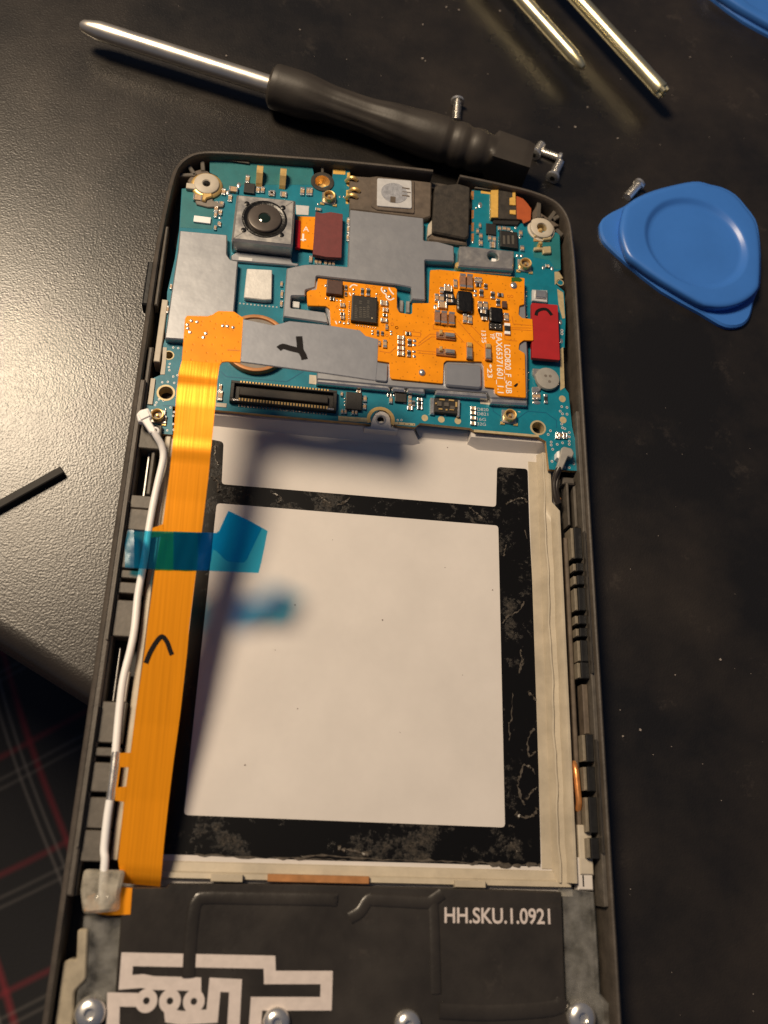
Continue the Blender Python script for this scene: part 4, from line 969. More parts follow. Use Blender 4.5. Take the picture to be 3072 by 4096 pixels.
# ---- orange sub board
ZS0, ZS = 5.47, 5.80
sub = empty('sub_board', (9, 75, ZS0), parent=phone)
sp = [(1272, 1113), (1580, 1150), (1588, 1156), (1588, 1232), (1598, 1250), (1643, 1257), (1650, 1250), (1650, 1212), (1716, 1212), (1721, 1080), (1760, 1078), (2099, 1112), (2097, 1218), (2078, 1222), (2075, 1258), (2088, 1271), (2130, 1276), (2134, 1362), (2095, 1361), (2078, 1374), (2075, 1398), (2100, 1413), (2104, 1591), (1996, 1582), (1982, 1572), (1978, 1552), (1940, 1548), (1936, 1462), (1927, 1446), (1786, 1442), (1775, 1452), (1772, 1534), (1566, 1515), (1560, 1506), (1558, 1450), (1505, 1442), (1400, 1425), (1335, 1415), (1323, 1294), (1320, 1236), (1304, 1224), (1230, 1222), (1227, 1168), (1240, 1160), (1266, 1158)]
prism('flex_board', S_.L(sp, ZS), ZS0, ZS, 'sub', sub, .05, r=.18, rn=3)
parts(S1, ZS, sub, '''i 210 400 350 290 .8; r 462 395 55 110; r 460 535 50 80; r 825 480 65 150; r 955 490 80 160; s 635 430 60 55; s 635 520 60 50; r 160 640 110 70; s 265 665 50; s 350 675 45; c 390 780 105 80; s 335 880 50; s 410 890 50; r 385 975 100 60; c 390 1055 90 70;
s 330 1150 70 60; s 425 1175 60; s 520 1175 60; c 1310 735 165 110; c 1340 882 115 80; r 1330 1000 100 60; c 1310 1115 150 85; c 1365 1265 60 110; s 1140 530 50; s 1130 600 45; s 1340 455 80 75; s 1430 580 80 75; s 15 340 60 70; s 20 620 50; k 867 880 560 555 .75''')
for i in range(10):
    q = S1(545 - i * 2.5, 700 + i * 47, ZS + .1); link('chip_lead', unit('g') if False else unit('s'), sub, (q[0], q[1], ZS), (.34, .18, .16))
for i in range(9):
    q = S1(690 + i * 54, 1215 + i * 8, ZS + .1); link('chip_lead', unit('s'), sub, (q[0], q[1], ZS), (.18, .36, .16))
for i in range(11):
    q = S1(1150, 720 + i * 44, ZS + .15); link('chip_lead', unit('s'), sub, (q[0], q[1], ZS), (.16, .18, .2))
for x, y, w_, h_ in [(790, 720, 70, 80), (965, 700, 60, 50), (685, 800, 50, 40), (965, 795, 55, 22), (690, 940, 70, 220), (790, 930, 70, 230), (875, 930, 70, 220), (955, 930, 70, 230)]:
    z = ZS + .75; y2 = y - h_ / 2
    while y2 < y + h_ / 2:
        p0, p1 = S1(x - w_ / 2, y2, z), S1(x + w_ / 2 - random.uniform(0, 16), y2 + 24, z); prism('chip_print', rect(p0[0], p1[1], p1[0], p0[1]), z + .003, z + .008, 'chipink', sub); y2 += 42
q = S1(1040, 1065, ZS + .75); prism('chip_dot', circle(q[0], q[1], .13, 12), ZS + .753, ZS + .765, 'goldmat', sub)
for pts in ([(1270, 380), (1245, 430), (1290, 500), (1350, 540), (1355, 600), (1400, 650), (1460, 660), (1530, 620)], [(1415, 390), (1440, 450), (1480, 500), (1520, 540)], [(550, 390), (580, 350), (640, 325), (715, 350)], [(540, 500), (570, 570)], [(230, 1130), (260, 1200)]):
    stroke('printed_mark', [(p.x, p.y) for p in spline([(*S1(x, y, ZS), 0) for x, y in pts], 3)], .2, ZS + .004, ZS + .015, 'silk', sub)
parts(S2, ZS, sub, '''b 595 175 90 210 .8; b 705 185 90 215 .8; c 480 215 60 120; c 810 160 60 80; c 870 165 60 80; r 840 240 85 50; r 960 260 50 80; s 795 330 60 50; s 795 395 60 50; r 890 365 60 110; r 1070 400 60 110; r 1190 395 90 55; r 1155 515 60 110; i 1255 550 70 100 .5;
s 325 235 46; s 380 240 46; t 365 300 130 85; c 265 320 60 90; c 185 440 60 120; c 265 455 70 130; c 390 415 110 50; c 390 490 110 50; t 275 555 140 100; s 165 580 60 75; b 195 740 85 190; b 300 755 90 195; b 420 770 90 190; c 630 765 62 140; c 710 785 70 125;
e 625 505 245 310 .9; c 870 560 70 120; c 955 565 70 120; c 925 660 90 60; c 940 770 90 50; e 1120 715 205 220 .8; k 1115 895 205 100 .35; c 1285 745 70 120; R 1300 930 85 170; s 1405 235 110 105 .35; s 730 660 40 40; s 512 608 36 50; s 1030 790 50 90 .2''')
for i in range(6):
    q = S2(1045 + (i % 3) * 72, 868 + (i // 3) * 42, ZS + .35); link('chip_lead', unit('s'), sub, (q[0], q[1], ZS + .35), (.3, .2, .1))
for pts in ([(280, 330), (440, 300), (470, 420), (500, 470), (500, 545), (340, 545), (325, 480), (290, 470)], [(830, 530), (860, 520), (1000, 540), (1010, 620), (1000, 790), (930, 810), (880, 740), (840, 640)]):
    prism('epoxy_smear', S2.L(pts, ZS + .2), ZS, ZS + .22, 'epoxy', sub, .1, r=.2)
prism('green_mark', S2.L([(1365, 118), (1480, 115), (1540, 160), (1500, 190), (1440, 180), (1365, 190)], ZS), ZS + .004, ZS + .03, 'green', sub)
parts(S3, ZS, sub, '''c 490 400 110 60; c 490 478 110 62; c 490 565 110 60; c 490 650 110 66; r 625 475 60 110; s 705 445 62 52; s 700 512 66 42; s 695 615 66 42; s 700 690 58 50; r 615 650 55 100; r 605 335 85 50; c 235 495 60 120; s 40 290 40; s 40 335 40; r 122 325 34 80; r 195 332 42 60; s 335 298 46 32; s 335 340 46 36; s 825 940 110 108 .4; c 150 490 34 70''')
for y in (350, 610):
    p0, p1 = S3(1050, y - 60, ZS + .3), S3(1350, y + 90, ZS + .3); box('spring_contact', p0[0], p0[1] - .1, p1[0], p1[1], ZS, ZS + .38, 'copperdull', sub, .08)
    p0, p1 = S3(1195, y - 42, ZS + .8), S3(1345, y + 40, ZS + .8); box('contact_plate', p0[0], p0[1], p1[0], p1[1], ZS + .38, ZS + .85, 'steel', sub, .12)
    p0, p1 = S3(1100, y - 80, ZS + .8), S3(1150, y + 0, ZS + .8); box('contact_tip', p0[0], p0[1], p1[0], p1[1], ZS + .38, ZS + .95, 'gold', sub, .15)
    p0, p1 = S3(1052, y - 40, ZS + .5), S3(1180, y + 45, ZS + .5); box('contact_base', p0[0], p0[1], p1[0], p1[1], ZS + .38, ZS + .5, 'brown', sub, .05)
for crop, x, y in ((S3, 1580, 600), (S4, 415, 620)):
    p0, p1 = crop(x - 52, y - 140, ZS + .5), crop(x + 52, y + 130, ZS + .5); box('spring_contact', p0[0], p0[1], p1[0], p1[1], ZS, ZS + .3, 'copperdull', sub, .06)
    p0, p1 = crop(x - 46, y - 60, ZS + .85), crop(x + 46, y + 110, ZS + .85); box('contact_plate', p0[0], p0[1], p1[0], p1[1], ZS + .3, ZS + .85, 'steel', sub, .15)
    p0, p1 = crop(x - 40, y - 140, ZS + .6), crop(x + 40, y - 62, ZS + .6); box('contact_tip', p0[0], p0[1], p1[0], p1[1], ZS + .3, ZS + .6, 'gold', sub, .12)
for crop, pts in [(S2, [(510, 770), (520, 805), (780, 1110), (920, 1230)]), (S2, [(735, 850), (735, 885), (930, 1090)]), (S3, [(760, 490), (950, 340), (1050, 345)]), (S3, [(760, 530), (970, 385), (1050, 385)]), (S3, [(745, 600), (1040, 625)]), (S3, [(745, 640), (1040, 662)]), (S3, [(150, 610), (310, 638), (420, 540)]), (S3, [(1000, 180), (1000, 258), (1320, 290), (1490, 480)]), (S3, [(530, 285), (800, 320), (795, 385), (520, 350), (530, 290)]), (S4, [(665, 360), (668, 430), (860, 450)]), (S4, [(780, 60), (800, 180), (1090, 205)]), (S4, [(760, 240), (1090, 245)]), (S4, [(760, 265), (1090, 285)]), (S2, [(840, 440), (1020, 455), (1025, 400)])]:
    stroke('trace', crop.L(pts, ZS), .13, ZS + .002, ZS + .02, 'trace', sub)
for crop, x, y in ((S1, 270, 820), (S1, 432, 685), (S1, 930, 370), (S1, 1080, 390), (S1, 1225, 555), (S1, 1225, 865), (S1, 1485, 1195), (S1, 1585, 1275), (S3, 265, 360), (S3, 420, 240), (S2, 1320, 415), (S2, 1370, 415)):
    q = crop(x, y, ZS); lathe('test_ring', q[0], q[1], [(.17, ZS + .003), (.18, ZS + .03), (.27, ZS + .03), (.28, ZS + .003)], ['trace'], sub, 16)
def sideways(body, crop, top_, bot_, h_): text('printed_text', body, crop(*top_, ZS), crop(*bot_, ZS), h_, ZS + .006, 'silk', sub, bold=.012)
sideways('EAX65371601_1.1', D_, (1134, 466), (1146, 864), .98); sideways('LGD820_F_SUB', D_, (1190, 545), (1202, 868), .95)
sideways('YP', D_, (1095, 468), (1098, 508), .75); sideways('1335', D_, (1038, 452), (1041, 532), .72); sideways('23', D_, (1076, 702), (1080, 764), .78)
stroke('printed_mark', S4.L([(440, 815), (443, 875)], ZS), .16, ZS + .004, ZS + .015, 'silk', sub); stroke('printed_mark', S4.L([(425, 845), (462, 848)], ZS), .3, ZS + .016, ZS + .022, 'silk', sub)
prism('pen_spot', S4.L([(805, 1160), (850, 1120), (878, 1118), (872, 1150), (845, 1178), (815, 1172)], ZS), ZS + .004, ZS + .02, 'ink', sub)
# two polished bumps of the can that show through the notches
prism('shield_bump', D_.L([(800, 662), (1040, 678), (1042, 832), (800, 812)], 6.2), 5.46, 6.1, 'stiff', sub, .2, r=.6)
prism('shield_bump', D_.L([(330, 660), (418, 668), (414, 790), (330, 780)], 5.9), 5.46, 5.85, 'stiff', sub, .12, r=.4)

# ---- lifted ribbon cable
def zr(v):
    ks = [(1200, 18.0), (1440, 18.0), (1475, 18.05), (1530, 17.6), (1620, 17.3), (1800, 16.1), (2000, 14.4), (2300, 12.2), (2600, 10.0), (2900, 7.8), (3200, 6.0), (3400, 5.1), (3470, 4.75), (3510, 4.2), (3545, 3.0)]
    for (a, za), (b, zb) in zip(ks, ks[1:]):
        if v <= b: t = max(0, (v - a) / (b - a)); return za + (zb - za) * t
    return ks[-1][1]
rib = empty('ribbon_cable', (-24, 40, 4), parent=phone)
def sheet(name, rows3, m_, parent, th=.12, smooth=True):
    """Bent film: rows of points (mm) joined and given a thickness downwards."""
    bm = bmesh.new(); T = [[bm.verts.new(p) for p in r_] for r_ in rows3]; Bt = [[bm.verts.new((p[0], p[1], p[2] - th)) for p in r_] for r_ in rows3]
    R_, K_n = len(rows3), len(rows3[0])
    for i in range(R_ - 1):
        for j in range(K_n - 1):
            bm.faces.new((T[i][j], T[i][j + 1], T[i + 1][j + 1], T[i + 1][j])); bm.faces.new((Bt[i][j], Bt[i + 1][j], Bt[i + 1][j + 1], Bt[i][j + 1]))
    for i in range(R_ - 1):
        for j in (0, K_n - 1): bm.faces.new((T[i][j], T[i + 1][j], Bt[i + 1][j], Bt[i][j]))
    for j in range(K_n - 1):
        for i in (0, R_ - 1): bm.faces.new((T[i][j], T[i][j + 1], Bt[i][j + 1], Bt[i][j]))
    bmesh.ops.recalc_face_normals(bm, faces=bm.faces)
    return finish(name, bm, m_, parent, smooth)
edges = [(1440, 731, 882), (1470, 722, 876), (1500, 714, 871), (1607, 704, 862), (1700, 698, 853), (1779, 691, 845), (1900, 678, 834), (2088, 653, 811), (2284, 620, 784), (2500, 591, 757), (2600, 580, 749), (2847, 543, 721), (3042, 520, 694), (3211, 496, 673), (3368, 480, 656), (3449, 472, 649), (3500, 480, 645), (3545, 496, 640)]
def edge_at(v):
    for a, b in zip(edges, edges[1:]):
        if v <= b[0]:
            t = (v - a[0]) / (b[0] - a[0]); return a[1] + (b[1] - a[1]) * t, a[2] + (b[2] - a[2]) * t
    return edges[-1][1:]
rows3 = []
v = 1440
while v <= 3545:
    l_, r_ = edge_at(v); z = zr(v)
    if 1480 < v < 1540: z += .15 * math.sin((v - 1480) / 60 * math.pi)
    if 1760 < v < 1840: z += .12 * math.sin((v - 1760) / 80 * math.pi)
    tl = .42 * max(0, 1 - abs(v - 1700) / 520) * min(1, (v - 1440) / 70)
    rows3.append([(*U(l_ + (r_ - l_) * k / 6, v + (k - 3) * 2.2, z + (k / 6 - .5) * tl), z + (k / 6 - .5) * tl) for k in range(7)]); v += 15
sheet('ribbon', rows3, 'flex', rib, .14)
zt = 18.02
headpts = [(740, 1273), (748, 1262), (830, 1264), (850, 1258), (872, 1243), (935, 1245), (975, 1272), (970, 1340), (962, 1450), (905, 1446), (886, 1449), (884, 1458), (727, 1440), (732, 1380)]
prism('ribbon_head', S_.L(headpts, zt), zt - .18, zt, 'sub', rib, .05, r=.15)
stf = [(972, 1276), (1040, 1290), (1092, 1301), (1130, 1292), (1157, 1284), (1296, 1298), (1440, 1321), (1462, 1343), (1514, 1357), (1510, 1445), (1504, 1522), (1300, 1492), (962, 1446)]
prism('ribbon_stiffener', S_.L(stf, zt + .2), zt - .05, zt + .2, 'stiff', rib, .05)
prism('ribbon_plug', S_.L([(1020, 1330), (1450, 1380), (1440, 1470), (1010, 1420)], zt), zt - 1.1, zt - .19, 'black', rib)
for pts, wd in ([[(1256, 682), (1262, 730), (1268, 790), (1290, 830), (1302, 866)], 1.0], [[(1095, 782), (1130, 762), (1190, 778), (1260, 795)], .95]):
    stroke('pen_mark', [(p.x, p.y) for p in spline([(*C_(x, y, zt + .2), 0) for x, y in pts], 3)], wd * .9, zt + .203, zt + .215 + .003 * wd, 'ink', rib)
sub_h = [(405, 560), (450, 568), (378, 620), (395, 650), (500, 690), (520, 660), (655, 600), (690, 602), (735, 612), (375, 590)]
for x, y in sub_h:
    q = C_(x, y, zt); link('solder_joint', unit('s'), rib, (q[0], q[1], zt), (.5, .5, .12))
stroke('trace', C_.L([(690, 790), (790, 795)], zt), .15, zt + .002, zt + .02, 'trace', rib)
# side tabs of the ribbon and the pen arrow, following its slope
def on_rib(u, v, dz=.0): z = zr(v) + dz; return (*U(u, v, z), z)
for tab in ([(470 + 140, 2112), (653, 2096), (655, 2145), (604, 2150)], [(478, 3012), (531, 3010), (526, 3070), (476, 3068)], [(462, 3150), (504, 3146), (500, 3208), (460, 3202)], [(476, 3064), (482, 3066), (470, 3154), (463, 3152)]):
    pts3 = [on_rib(*p, -.02) for p in tab]; sheet('ribbon_tab', [[pts3[0], pts3[1]], [pts3[3], pts3[2]]], 'flex', rib, .12, False)
arrow = spline([(583, 2652, 0), (600, 2610, 0), (625, 2568, 0), (648, 2546, 0), (668, 2568, 0), (680, 2600, 0), (688, 2620, 0)], 5)
rows3 = []; wid = 19
for i, p in enumerate(arrow):
    t = (arrow[min(i + 1, len(arrow) - 1)] - arrow[max(i - 1, 0)]).normalized(); n_ = Vector((-t.y, t.x, 0)) * wid / 2
    rows3.append([on_rib(p.x + n_.x, p.y + n_.y, .045), on_rib(p.x - n_.x, p.y - n_.y, .045)])
sheet('pen_mark', rows3, 'ink', rib, .03)

# ---- blue tape over the ribbon
tape = empty('blue_tape', (-24, 40, 6), parent=phone)
def tz(x, y):
    v = 1600 + y * .5425
    ks = [(350, 6.25), (440, 6.6), (535, zr(v) + .18), (625, zr(v) + .16), (720, zr(v) + .14), (890, zr(v) + .16), (1000, 13.1), (1200, 13.2), (1430, 12.9)]
    base = ks[-1][1]
    for (a, za), (b, zb) in zip(ks, ks[1:]):
        if x <= b: t = max(0, min(1, (x - a) / (b - a))); base = za + (zb - za) * t; break
    k = max(0, min(1, (x - 900) / 230)); k = k * k * (3 - 2 * k)      # the loose end stands up
    return base * (1 - k) + k * (12.0 + (1275 - y) / 460 * 2.7)
def tpt(x, y, dz=0.): z = tz(x, y) + dz; return (*J_(x, y, z), z)
def lerp_poly(pl_, x):
    for a, b in zip(pl_, pl_[1:]):
        if x <= b[0]: t = (x - a[0]) / (b[0] - a[0]); return a[1] + (b[1] - a[1]) * t
    return pl_[-1][1]
def tape_sheet(name, up, dn, dz):
    x0, x1 = max(up[0][0], dn[0][0]), min(up[-1][0], dn[-1][0]); rows3 = []; n = max(6, int((x1 - x0) / 22))
    for i in range(n + 1):
        x = x0 + (x1 - x0) * i / n; a, b = lerp_poly(up, x), lerp_poly(dn, x)
        rows3.append([tpt(x, a + (b - a) * k / 5, dz + .03 * math.sin(x * .05 + k)) for k in range(6)])
    bm = bmesh.new(); V = [[bm.verts.new(p) for p in r_] for r_ in rows3]
    for i in range(len(V) - 1):
        for j in range(5): bm.faces.new((V[i][j], V[i][j + 1], V[i + 1][j + 1], V[i + 1][j]))
    return finish(name, bm, 'tape', tape, True)
tape_sheet('tape_strip', [(368, 1060), (385, 955), (550, 965), (1060, 980), (1130, 815), (1290, 892), (1420, 965)], [(368, 1237), (520, 1245), (900, 1256), (1355, 1276), (1385, 1150), (1420, 966)], .0)
tape_sheet('tape_fold', [(725, 969), (1055, 981), (1130, 817), (1290, 893), (1378, 944)], [(720, 1249), (985, 1257), (1020, 1092), (1120, 1190), (1255, 1200), (1378, 946)], .07)
tape_sheet('tape_fold', [(905, 975), (1005, 979)], [(900, 1255), (985, 1257), (1005, 1180)], .13)

# ---- coaxial leads
wc = empty('white_coax_lead', (-28, 40, 4), parent=phone)
pth = [(*J_(585, 238, 6.9), 6.9), (*J_(605, 275, 6.6), 6.6), (*J_(640, 340, 6.0), 6.0), (*J_(650, 430, 5.5), 5.5), (*J_(612, 600, 5.1), 5.1), (*J_(578, 760, 5.0), 5.0), (*J_(545, 945, 5.2), 5.2), (*J_(515, 1150, 5.2), 5.2), (*J_(492, 1280, 5.0), 5.0), (*J_(462, 1450, 4.9), 4.9), (*K_(992, 20, 5.0), 5.0), (*K_(962, 180, 5.0), 5.0), (*K_(908, 400, 5.0), 5.0), (*K_(878, 640, 5.0), 5.0), (*K_(855, 900, 5.1), 5.1), (*K_(838, 1080, 5.1), 5.1), (*K_(815, 1260, 5.1), 5.1), (*K_(790, 1430, 5.1), 5.1), (*K_(768, 1650, 5.2), 5.2), (*N_(408, 180, 5.3), 5.3), (*N_(398, 300, 5.2), 5.2), (*N_(395, 400, 5.0), 5.0)]
tube('lead_jacket', spline(pth, 6), .50, 'white', wc, 12)
bm = bmesh.new(); seg = spline([(*K_(855, 935, 5.1), 5.1), (*K_(838, 1080, 5.12), 5.12), (*K_(812, 1290, 5.1), 5.1)], 5); add_tube(bm, seg, .54, 12); finish('crimp_sleeve', bm, 'chrome', wc, True)
prism('coax_plug', J_.L([(452, 102), (478, 72), (540, 56), (568, 110), (552, 140), (595, 215), (592, 238), (552, 240), (520, 190), (495, 156), (465, 158)], 7.3), 6.3, 7.3, 'white', wc, .15, r=.25)
prism('coax_plug_cap', J_.L([(462, 100), (535, 70), (555, 115), (485, 148)], 7.5), 7.3, 7.5, 'white', wc, .1, r=.2)
lathe('coax_tip', *J_(590, 228, 7.0), [(.3, 6.4), (.62, 6.5), (.62, 7.1), (.3, 7.25)], ['white'], wc, 14)
kc = empty('black_coax_lead', (32, 55, 4), parent=phone)
prism('coax_plug', L_.L([(768, 200), (790, 188), (858, 205), (880, 250), (862, 288), (826, 275), (775, 392), (722, 372), (735, 340), (750, 285)], 5.9), 5.2, 5.9, 'greysilver', kc, .15, r=.2)
prism('plug_clip', L_.L([(726, 235), (750, 225), (752, 300), (726, 285)], 5.5), 4.25, 5.5, 'white', kc, .08)
prism('plug_foot', L_.L([(790, 220), (850, 230), (855, 300), (790, 290)], 5.0), 4.22, 5.2, 'steel', kc, .05)
tube('lead_jacket', spline([(*L_(748, 372, 5.6), 5.6), (*L_(722, 420, 5.3), 5.3), (*L_(704, 490, 4.8), 4.8), (*L_(700, 560, 4.5), 4.5), (*L_(712, 640, 4.2), 4.2), (*L_(735, 695, 3.9), 3.9)], 6), .42, 'coaxblack', kc, 10)
tube('lead_jacket', spline([(*L_(760, 378, 5.5), 5.5), (*L_(735, 450, 5.0), 5.0), (*L_(722, 560, 4.6), 4.6), (*L_(735, 640, 4.2), 4.2), (*L_(752, 690, 3.9), 3.9)], 6), .30, 'coaxblack', kc, 10)
q = L_(752, 650, 4.2); lathe('lead_core', q[0], q[1], [(.3, 3.2), (.3, 4.0), (.15, 4.25), (0, 4.3)], ['copper'], kc, 10)

# ---- lower speaker module
ZM = 4.4
mod = empty('speaker_module', (0, -15, 1.9), parent=phone)
prism('module_plate', [N_(500, 318, ZM), N_(720, 318, ZM), N_(735, 300, ZM), O_(0, 282, ZM), O_(330, 292, ZM), O_(740, 302, ZM), O_(1240, 318, ZM), O_(1262, 880, ZM), O_(1300, 1160, ZM), N_(300, 1250, ZM), N_(460, 860, ZM)], 1.95, ZM, 'plate', mod, .15)
def ridge(pts, rad=.42):
    pp = [(p.x, p.y) for p in spline([(*q, 0) for q in pts], 4)]
    bm = bmesh.new(); add_tube(bm, [(x, y, ZM) for x, y in pp], rad * 1.9, 16)
    for v_ in bm.verts: v_.co.z = ZM + (v_.co.z - ZM) * .26
    bmesh.ops.recalc_face_normals(bm, faces=bm.faces); finish('raised_ridge', bm, 'plate', mod, True)
ridge([N_(835, 780, ZM), N_(845, 600, ZM), N_(862, 440, ZM), N_(880, 390, ZM), N_(925, 370, ZM), N_(1200, 374, ZM), N_(1570, 380, ZM), O_(150, 356, ZM)])
ridge([O_(235, 442, ZM), O_(285, 412, ZM), O_(318, 362, ZM), O_(340, 350, ZM)], .4); ridge([O_(335, 354, ZM), O_(480, 362, ZM), O_(600, 368, ZM), O_(640, 350, ZM), O_(675, 325, ZM)], .4)
ridge([O_(632, 372, ZM), O_(638, 520, ZM), O_(645, 800, ZM)], .36)
prism('module_panel', rounded([O_(668, 356, ZM), O_(1240, 372, ZM), O_(1250, 830, ZM), O_(1225, 860, ZM), O_(672, 860, ZM)], .8), ZM + .004, ZM + .10, 'plate', mod, .05)
text('printed_text', 'HH.SKU.1.0921', O_(684, 462, ZM), O_(1186, 468, ZM), 1.75, ZM + .106, 'pink', mod, bold=.018)
ridge([O_(660, 880, ZM), O_(900, 890, ZM), O_(1200, 868, ZM), O_(1245, 825, ZM)], .5)
za, zb_ = ZM + .004, ZM + .06; WT = 1.42
def ant(pts, wd=WT, dz=0.): stroke('antenna_print', [N_(x, y, ZM) for x, y in pts], wd, za + dz, zb_ + dz, 'pink', mod)
ant([(868, 870), (868, 812), (650, 806), (600, 796), (513, 803), (522, 685), (1248, 700), (1250, 778), (1540, 778), (1536, 912), (1182, 912), (1172, 1060)])
ant([(590, 893), (452, 890), (448, 1060)], WT, .001); ant([(740, 930), (745, 975), (800, 985), (955, 975), (970, 815), (1075, 820), (1062, 1060)], WT, .001)
for x, y in ((620, 897), (740, 898), (862, 900)):
    q = N_(x, y, ZM); prism('antenna_pad', circle(q[0], q[1], 1.25, 24), za + .002, zb_ + .012, 'pink', mod, 0, [circle(q[0], q[1], .38, 14)])
for nm, crop, x, y, r_ in (('module_screw', N_, 328, 965, 1.75), ('module_screw', N_, 1285, 1010, 1.6), ('module_screw', O_, 515, 950, 1.6), ('module_screw', O_, 1342, 915, 1.8)):
    q = crop(x, y, ZM + .8)
    lathe(nm, q[0], q[1], [(r_, ZM - 1.0), (r_, ZM + .45), (r_ * .85, ZM + .8), (r_ * .5, ZM + 1.0), (r_ * .34, ZM + 1.02), (r_ * .3, ZM + .6), (0, ZM + .58)], ['chrome'], mod, 28)
prism('side_film', O_.L([(1245, 300), (1395, 318), (1412, 560), (1425, 800), (1470, 850), (1475, 1100), (1290, 1100), (1262, 800)], 3.9), 1.95, 3.9, 'clear', mod, .2)
prism('side_film', N_.L([(300, 465), (500, 470), (470, 860), (440, 1100), (240, 1100), (270, 800)], 3.9), 1.95, 3.9, 'clear', mod, .2)
prism('cream_bracket', N_.L([(268, 532), (322, 530), (312, 790), (250, 850), (240, 1100), (140, 1100), (180, 800), (195, 700), (230, 682), (262, 690)], 4.3), 2.0, 4.3, 'dullcream', mod, .2, r=.4)
prism('lower_flex', N_.L([(300, 440), (320, 360), (500, 318), (548, 322), (538, 458), (420, 462)], 4.5), 4.1, 4.45, 'flex', mod, .03)
prism('tape_patch', rounded(N_.L([(300, 225), (508, 232), (480, 350), (478, 440), (295, 458), (280, 330)], 5.9), .5), 4.5, 5.9, 'glob', mod, .35)
for x, y, r_ in ((372, 372, .55), (400, 392, .7), (425, 370, .5), (392, 345, .5)):
    q = N_(x, y, 5.3); link('solder_joint', unit('s'), mod, (q[0], q[1], 4.9), (r_ * 2, r_ * 2, .6))

# ================================================================ THINGS ON THE TABLE
def handle_tool(name, tip, end, neck, z_tip, z_end, rsh, shaft_m, label, flat_tip=False, group=None):
    """Screwdriver laid along tip -> end (mm on the table); neck = share of the length that is bare shaft."""
    a, b = Vector((*tip, z_tip)), Vector((*end, z_end)); d_ = (b - a); Lh = d_.length; d_.normalize()
    root = empty(name, (b.x, b.y, 0), label, 'screwdriver', group)
    def ax(s): return a + d_ * s
    s1 = Lh * neck; bm = bmesh.new()
    if flat_tip: add_tube(bm, [ax(0), ax(.4), ax(1.6), ax(4.5), ax(5), ax(s1 + 1)], [rsh * .95, rsh * 1.02, rsh * 1.0, rsh * .98, rsh, rsh], 24)
    else: add_tube(bm, [ax(0), ax(.5), ax(1.6), ax(3.2), ax(3.6), ax(s1 + 1)], [rsh * .35, rsh * .62, rsh * .78, rsh * .98, rsh, rsh], 24)
    bmesh.ops.recalc_face_normals(bm, faces=bm.faces); finish('shaft', bm, shaft_m, root, True)
    if flat_tip:
        up = Vector((0, 0, 1)); sd = d_.cross(up).normalized(); bm = bmesh.new()
        for k in range(4):
            an = k * math.pi / 2 + .5; o_ = sd * math.cos(an) * rsh * .55 + up * math.sin(an) * rsh * .55
            add_tube(bm, [ax(-.9) + o_, ax(.3) + o_], [rsh * .32, rsh * .42], 8)
        bmesh.ops.recalc_face_normals(bm, faces=bm.faces); finish('tip', bm, shaft_m, root, True)
    Lg = Lh - s1; n, K = 48, 90; bm = bmesh.new(); rings = []
    up = Vector((0, 0, 1)); sd = d_.cross(up).normalized(); uu = sd.cross(d_).normalized()
    def rad(t):
        ks = [(0, 2.9), (.006, 3.55), (.02, 3.75), (.12, 3.8), (.25, 3.15), (.36, 3.1), (.5, 3.6), (.62, 3.9), (.675, 3.9), (.69, 3.6), (.70, 3.6), (.715, 3.85), (.745, 3.85), (.76, 3.5), (.77, 3.5), (.785, 3.75), (.815, 3.7), (.83, 3.35), (.84, 3.35), (.85, 3.3), (.97, 3.2), (1, 3.0)]
        for (p, rp), (q, rq) in zip(ks, ks[1:]):
            if t <= q: k = (t - p) / (q - p); k = k * k * (3 - 2 * k); return rp + (rq - rp) * k
        return ks[-1][1]
    for i in range(K + 1):
        t = i / K; r0 = rad(t); c_ = ax(s1 + Lg * t); ring = []
        for j in range(n):
            an = 2 * math.pi * j / n
            rr = r0
            if .08 < t < .64: rr -= .09 * (1 + math.cos(an * 12 + t * 9)) * math.sin((t - .08) / .56 * math.pi)
            if t > .85: rr = r0 * .93 / max(abs(math.cos((an + math.pi / 4) % (math.pi / 2) - math.pi / 4)), .72)
            ring.append(bm.verts.new(c_ + (sd * math.cos(an) + uu * math.sin(an)) * rr))
        rings.append(ring)
    for p, q in zip(rings, rings[1:]):
        for j in range(n): k = (j + 1) % n; bm.faces.new((p[j], p[k], q[k], q[j]))
    bm.faces.new(rings[0]); bm.faces.new(list(reversed(rings[-1])))
    bmesh.ops.recalc_face_normals(bm, faces=bm.faces); finish('handle', bm, 'handle', root, True)
    return root
ZH = 4.1
pt, pe, pn = U(322, 100, ZH), U(2112, 668, ZH), U(1080, 395, ZH)
tl_, dn_ = math.dist(pt, pe), math.dist(pt, U(1078, 350, ZH))
# straighten: the axis runs through the tip and the handle's end
handle_tool('screwdriver', pt, pe, dn_ / tl_, ZH, ZH, 1.6, 'shaft', 'black-handled precision screwdriver with a bright steel shaft, behind the phone')
for tipuv, dirv, lab, ft in (((2334, 270), (2092, 0), 'screwdriver with a slim pointed golden shaft, nearer the blackhandled one', False), ((2645, 362), (2314, 0), 'screwdriver with a golden shaft ending in a cross tip, nearest the top right corner', True)):
    a = Vector(U(*tipuv, 4.4)); b = Vector(U(*dirv, 4.4)); d_ = (b - a).normalized(); e = a + d_ * 118
    handle_tool('screwdriver', tuple(a), tuple(e), .36, 4.4, 4.4, 1.3 if not ft else 1.45, 'brass', lab.replace('nearer the blackhandled one', 'left of the cross-tipped one'), ft)

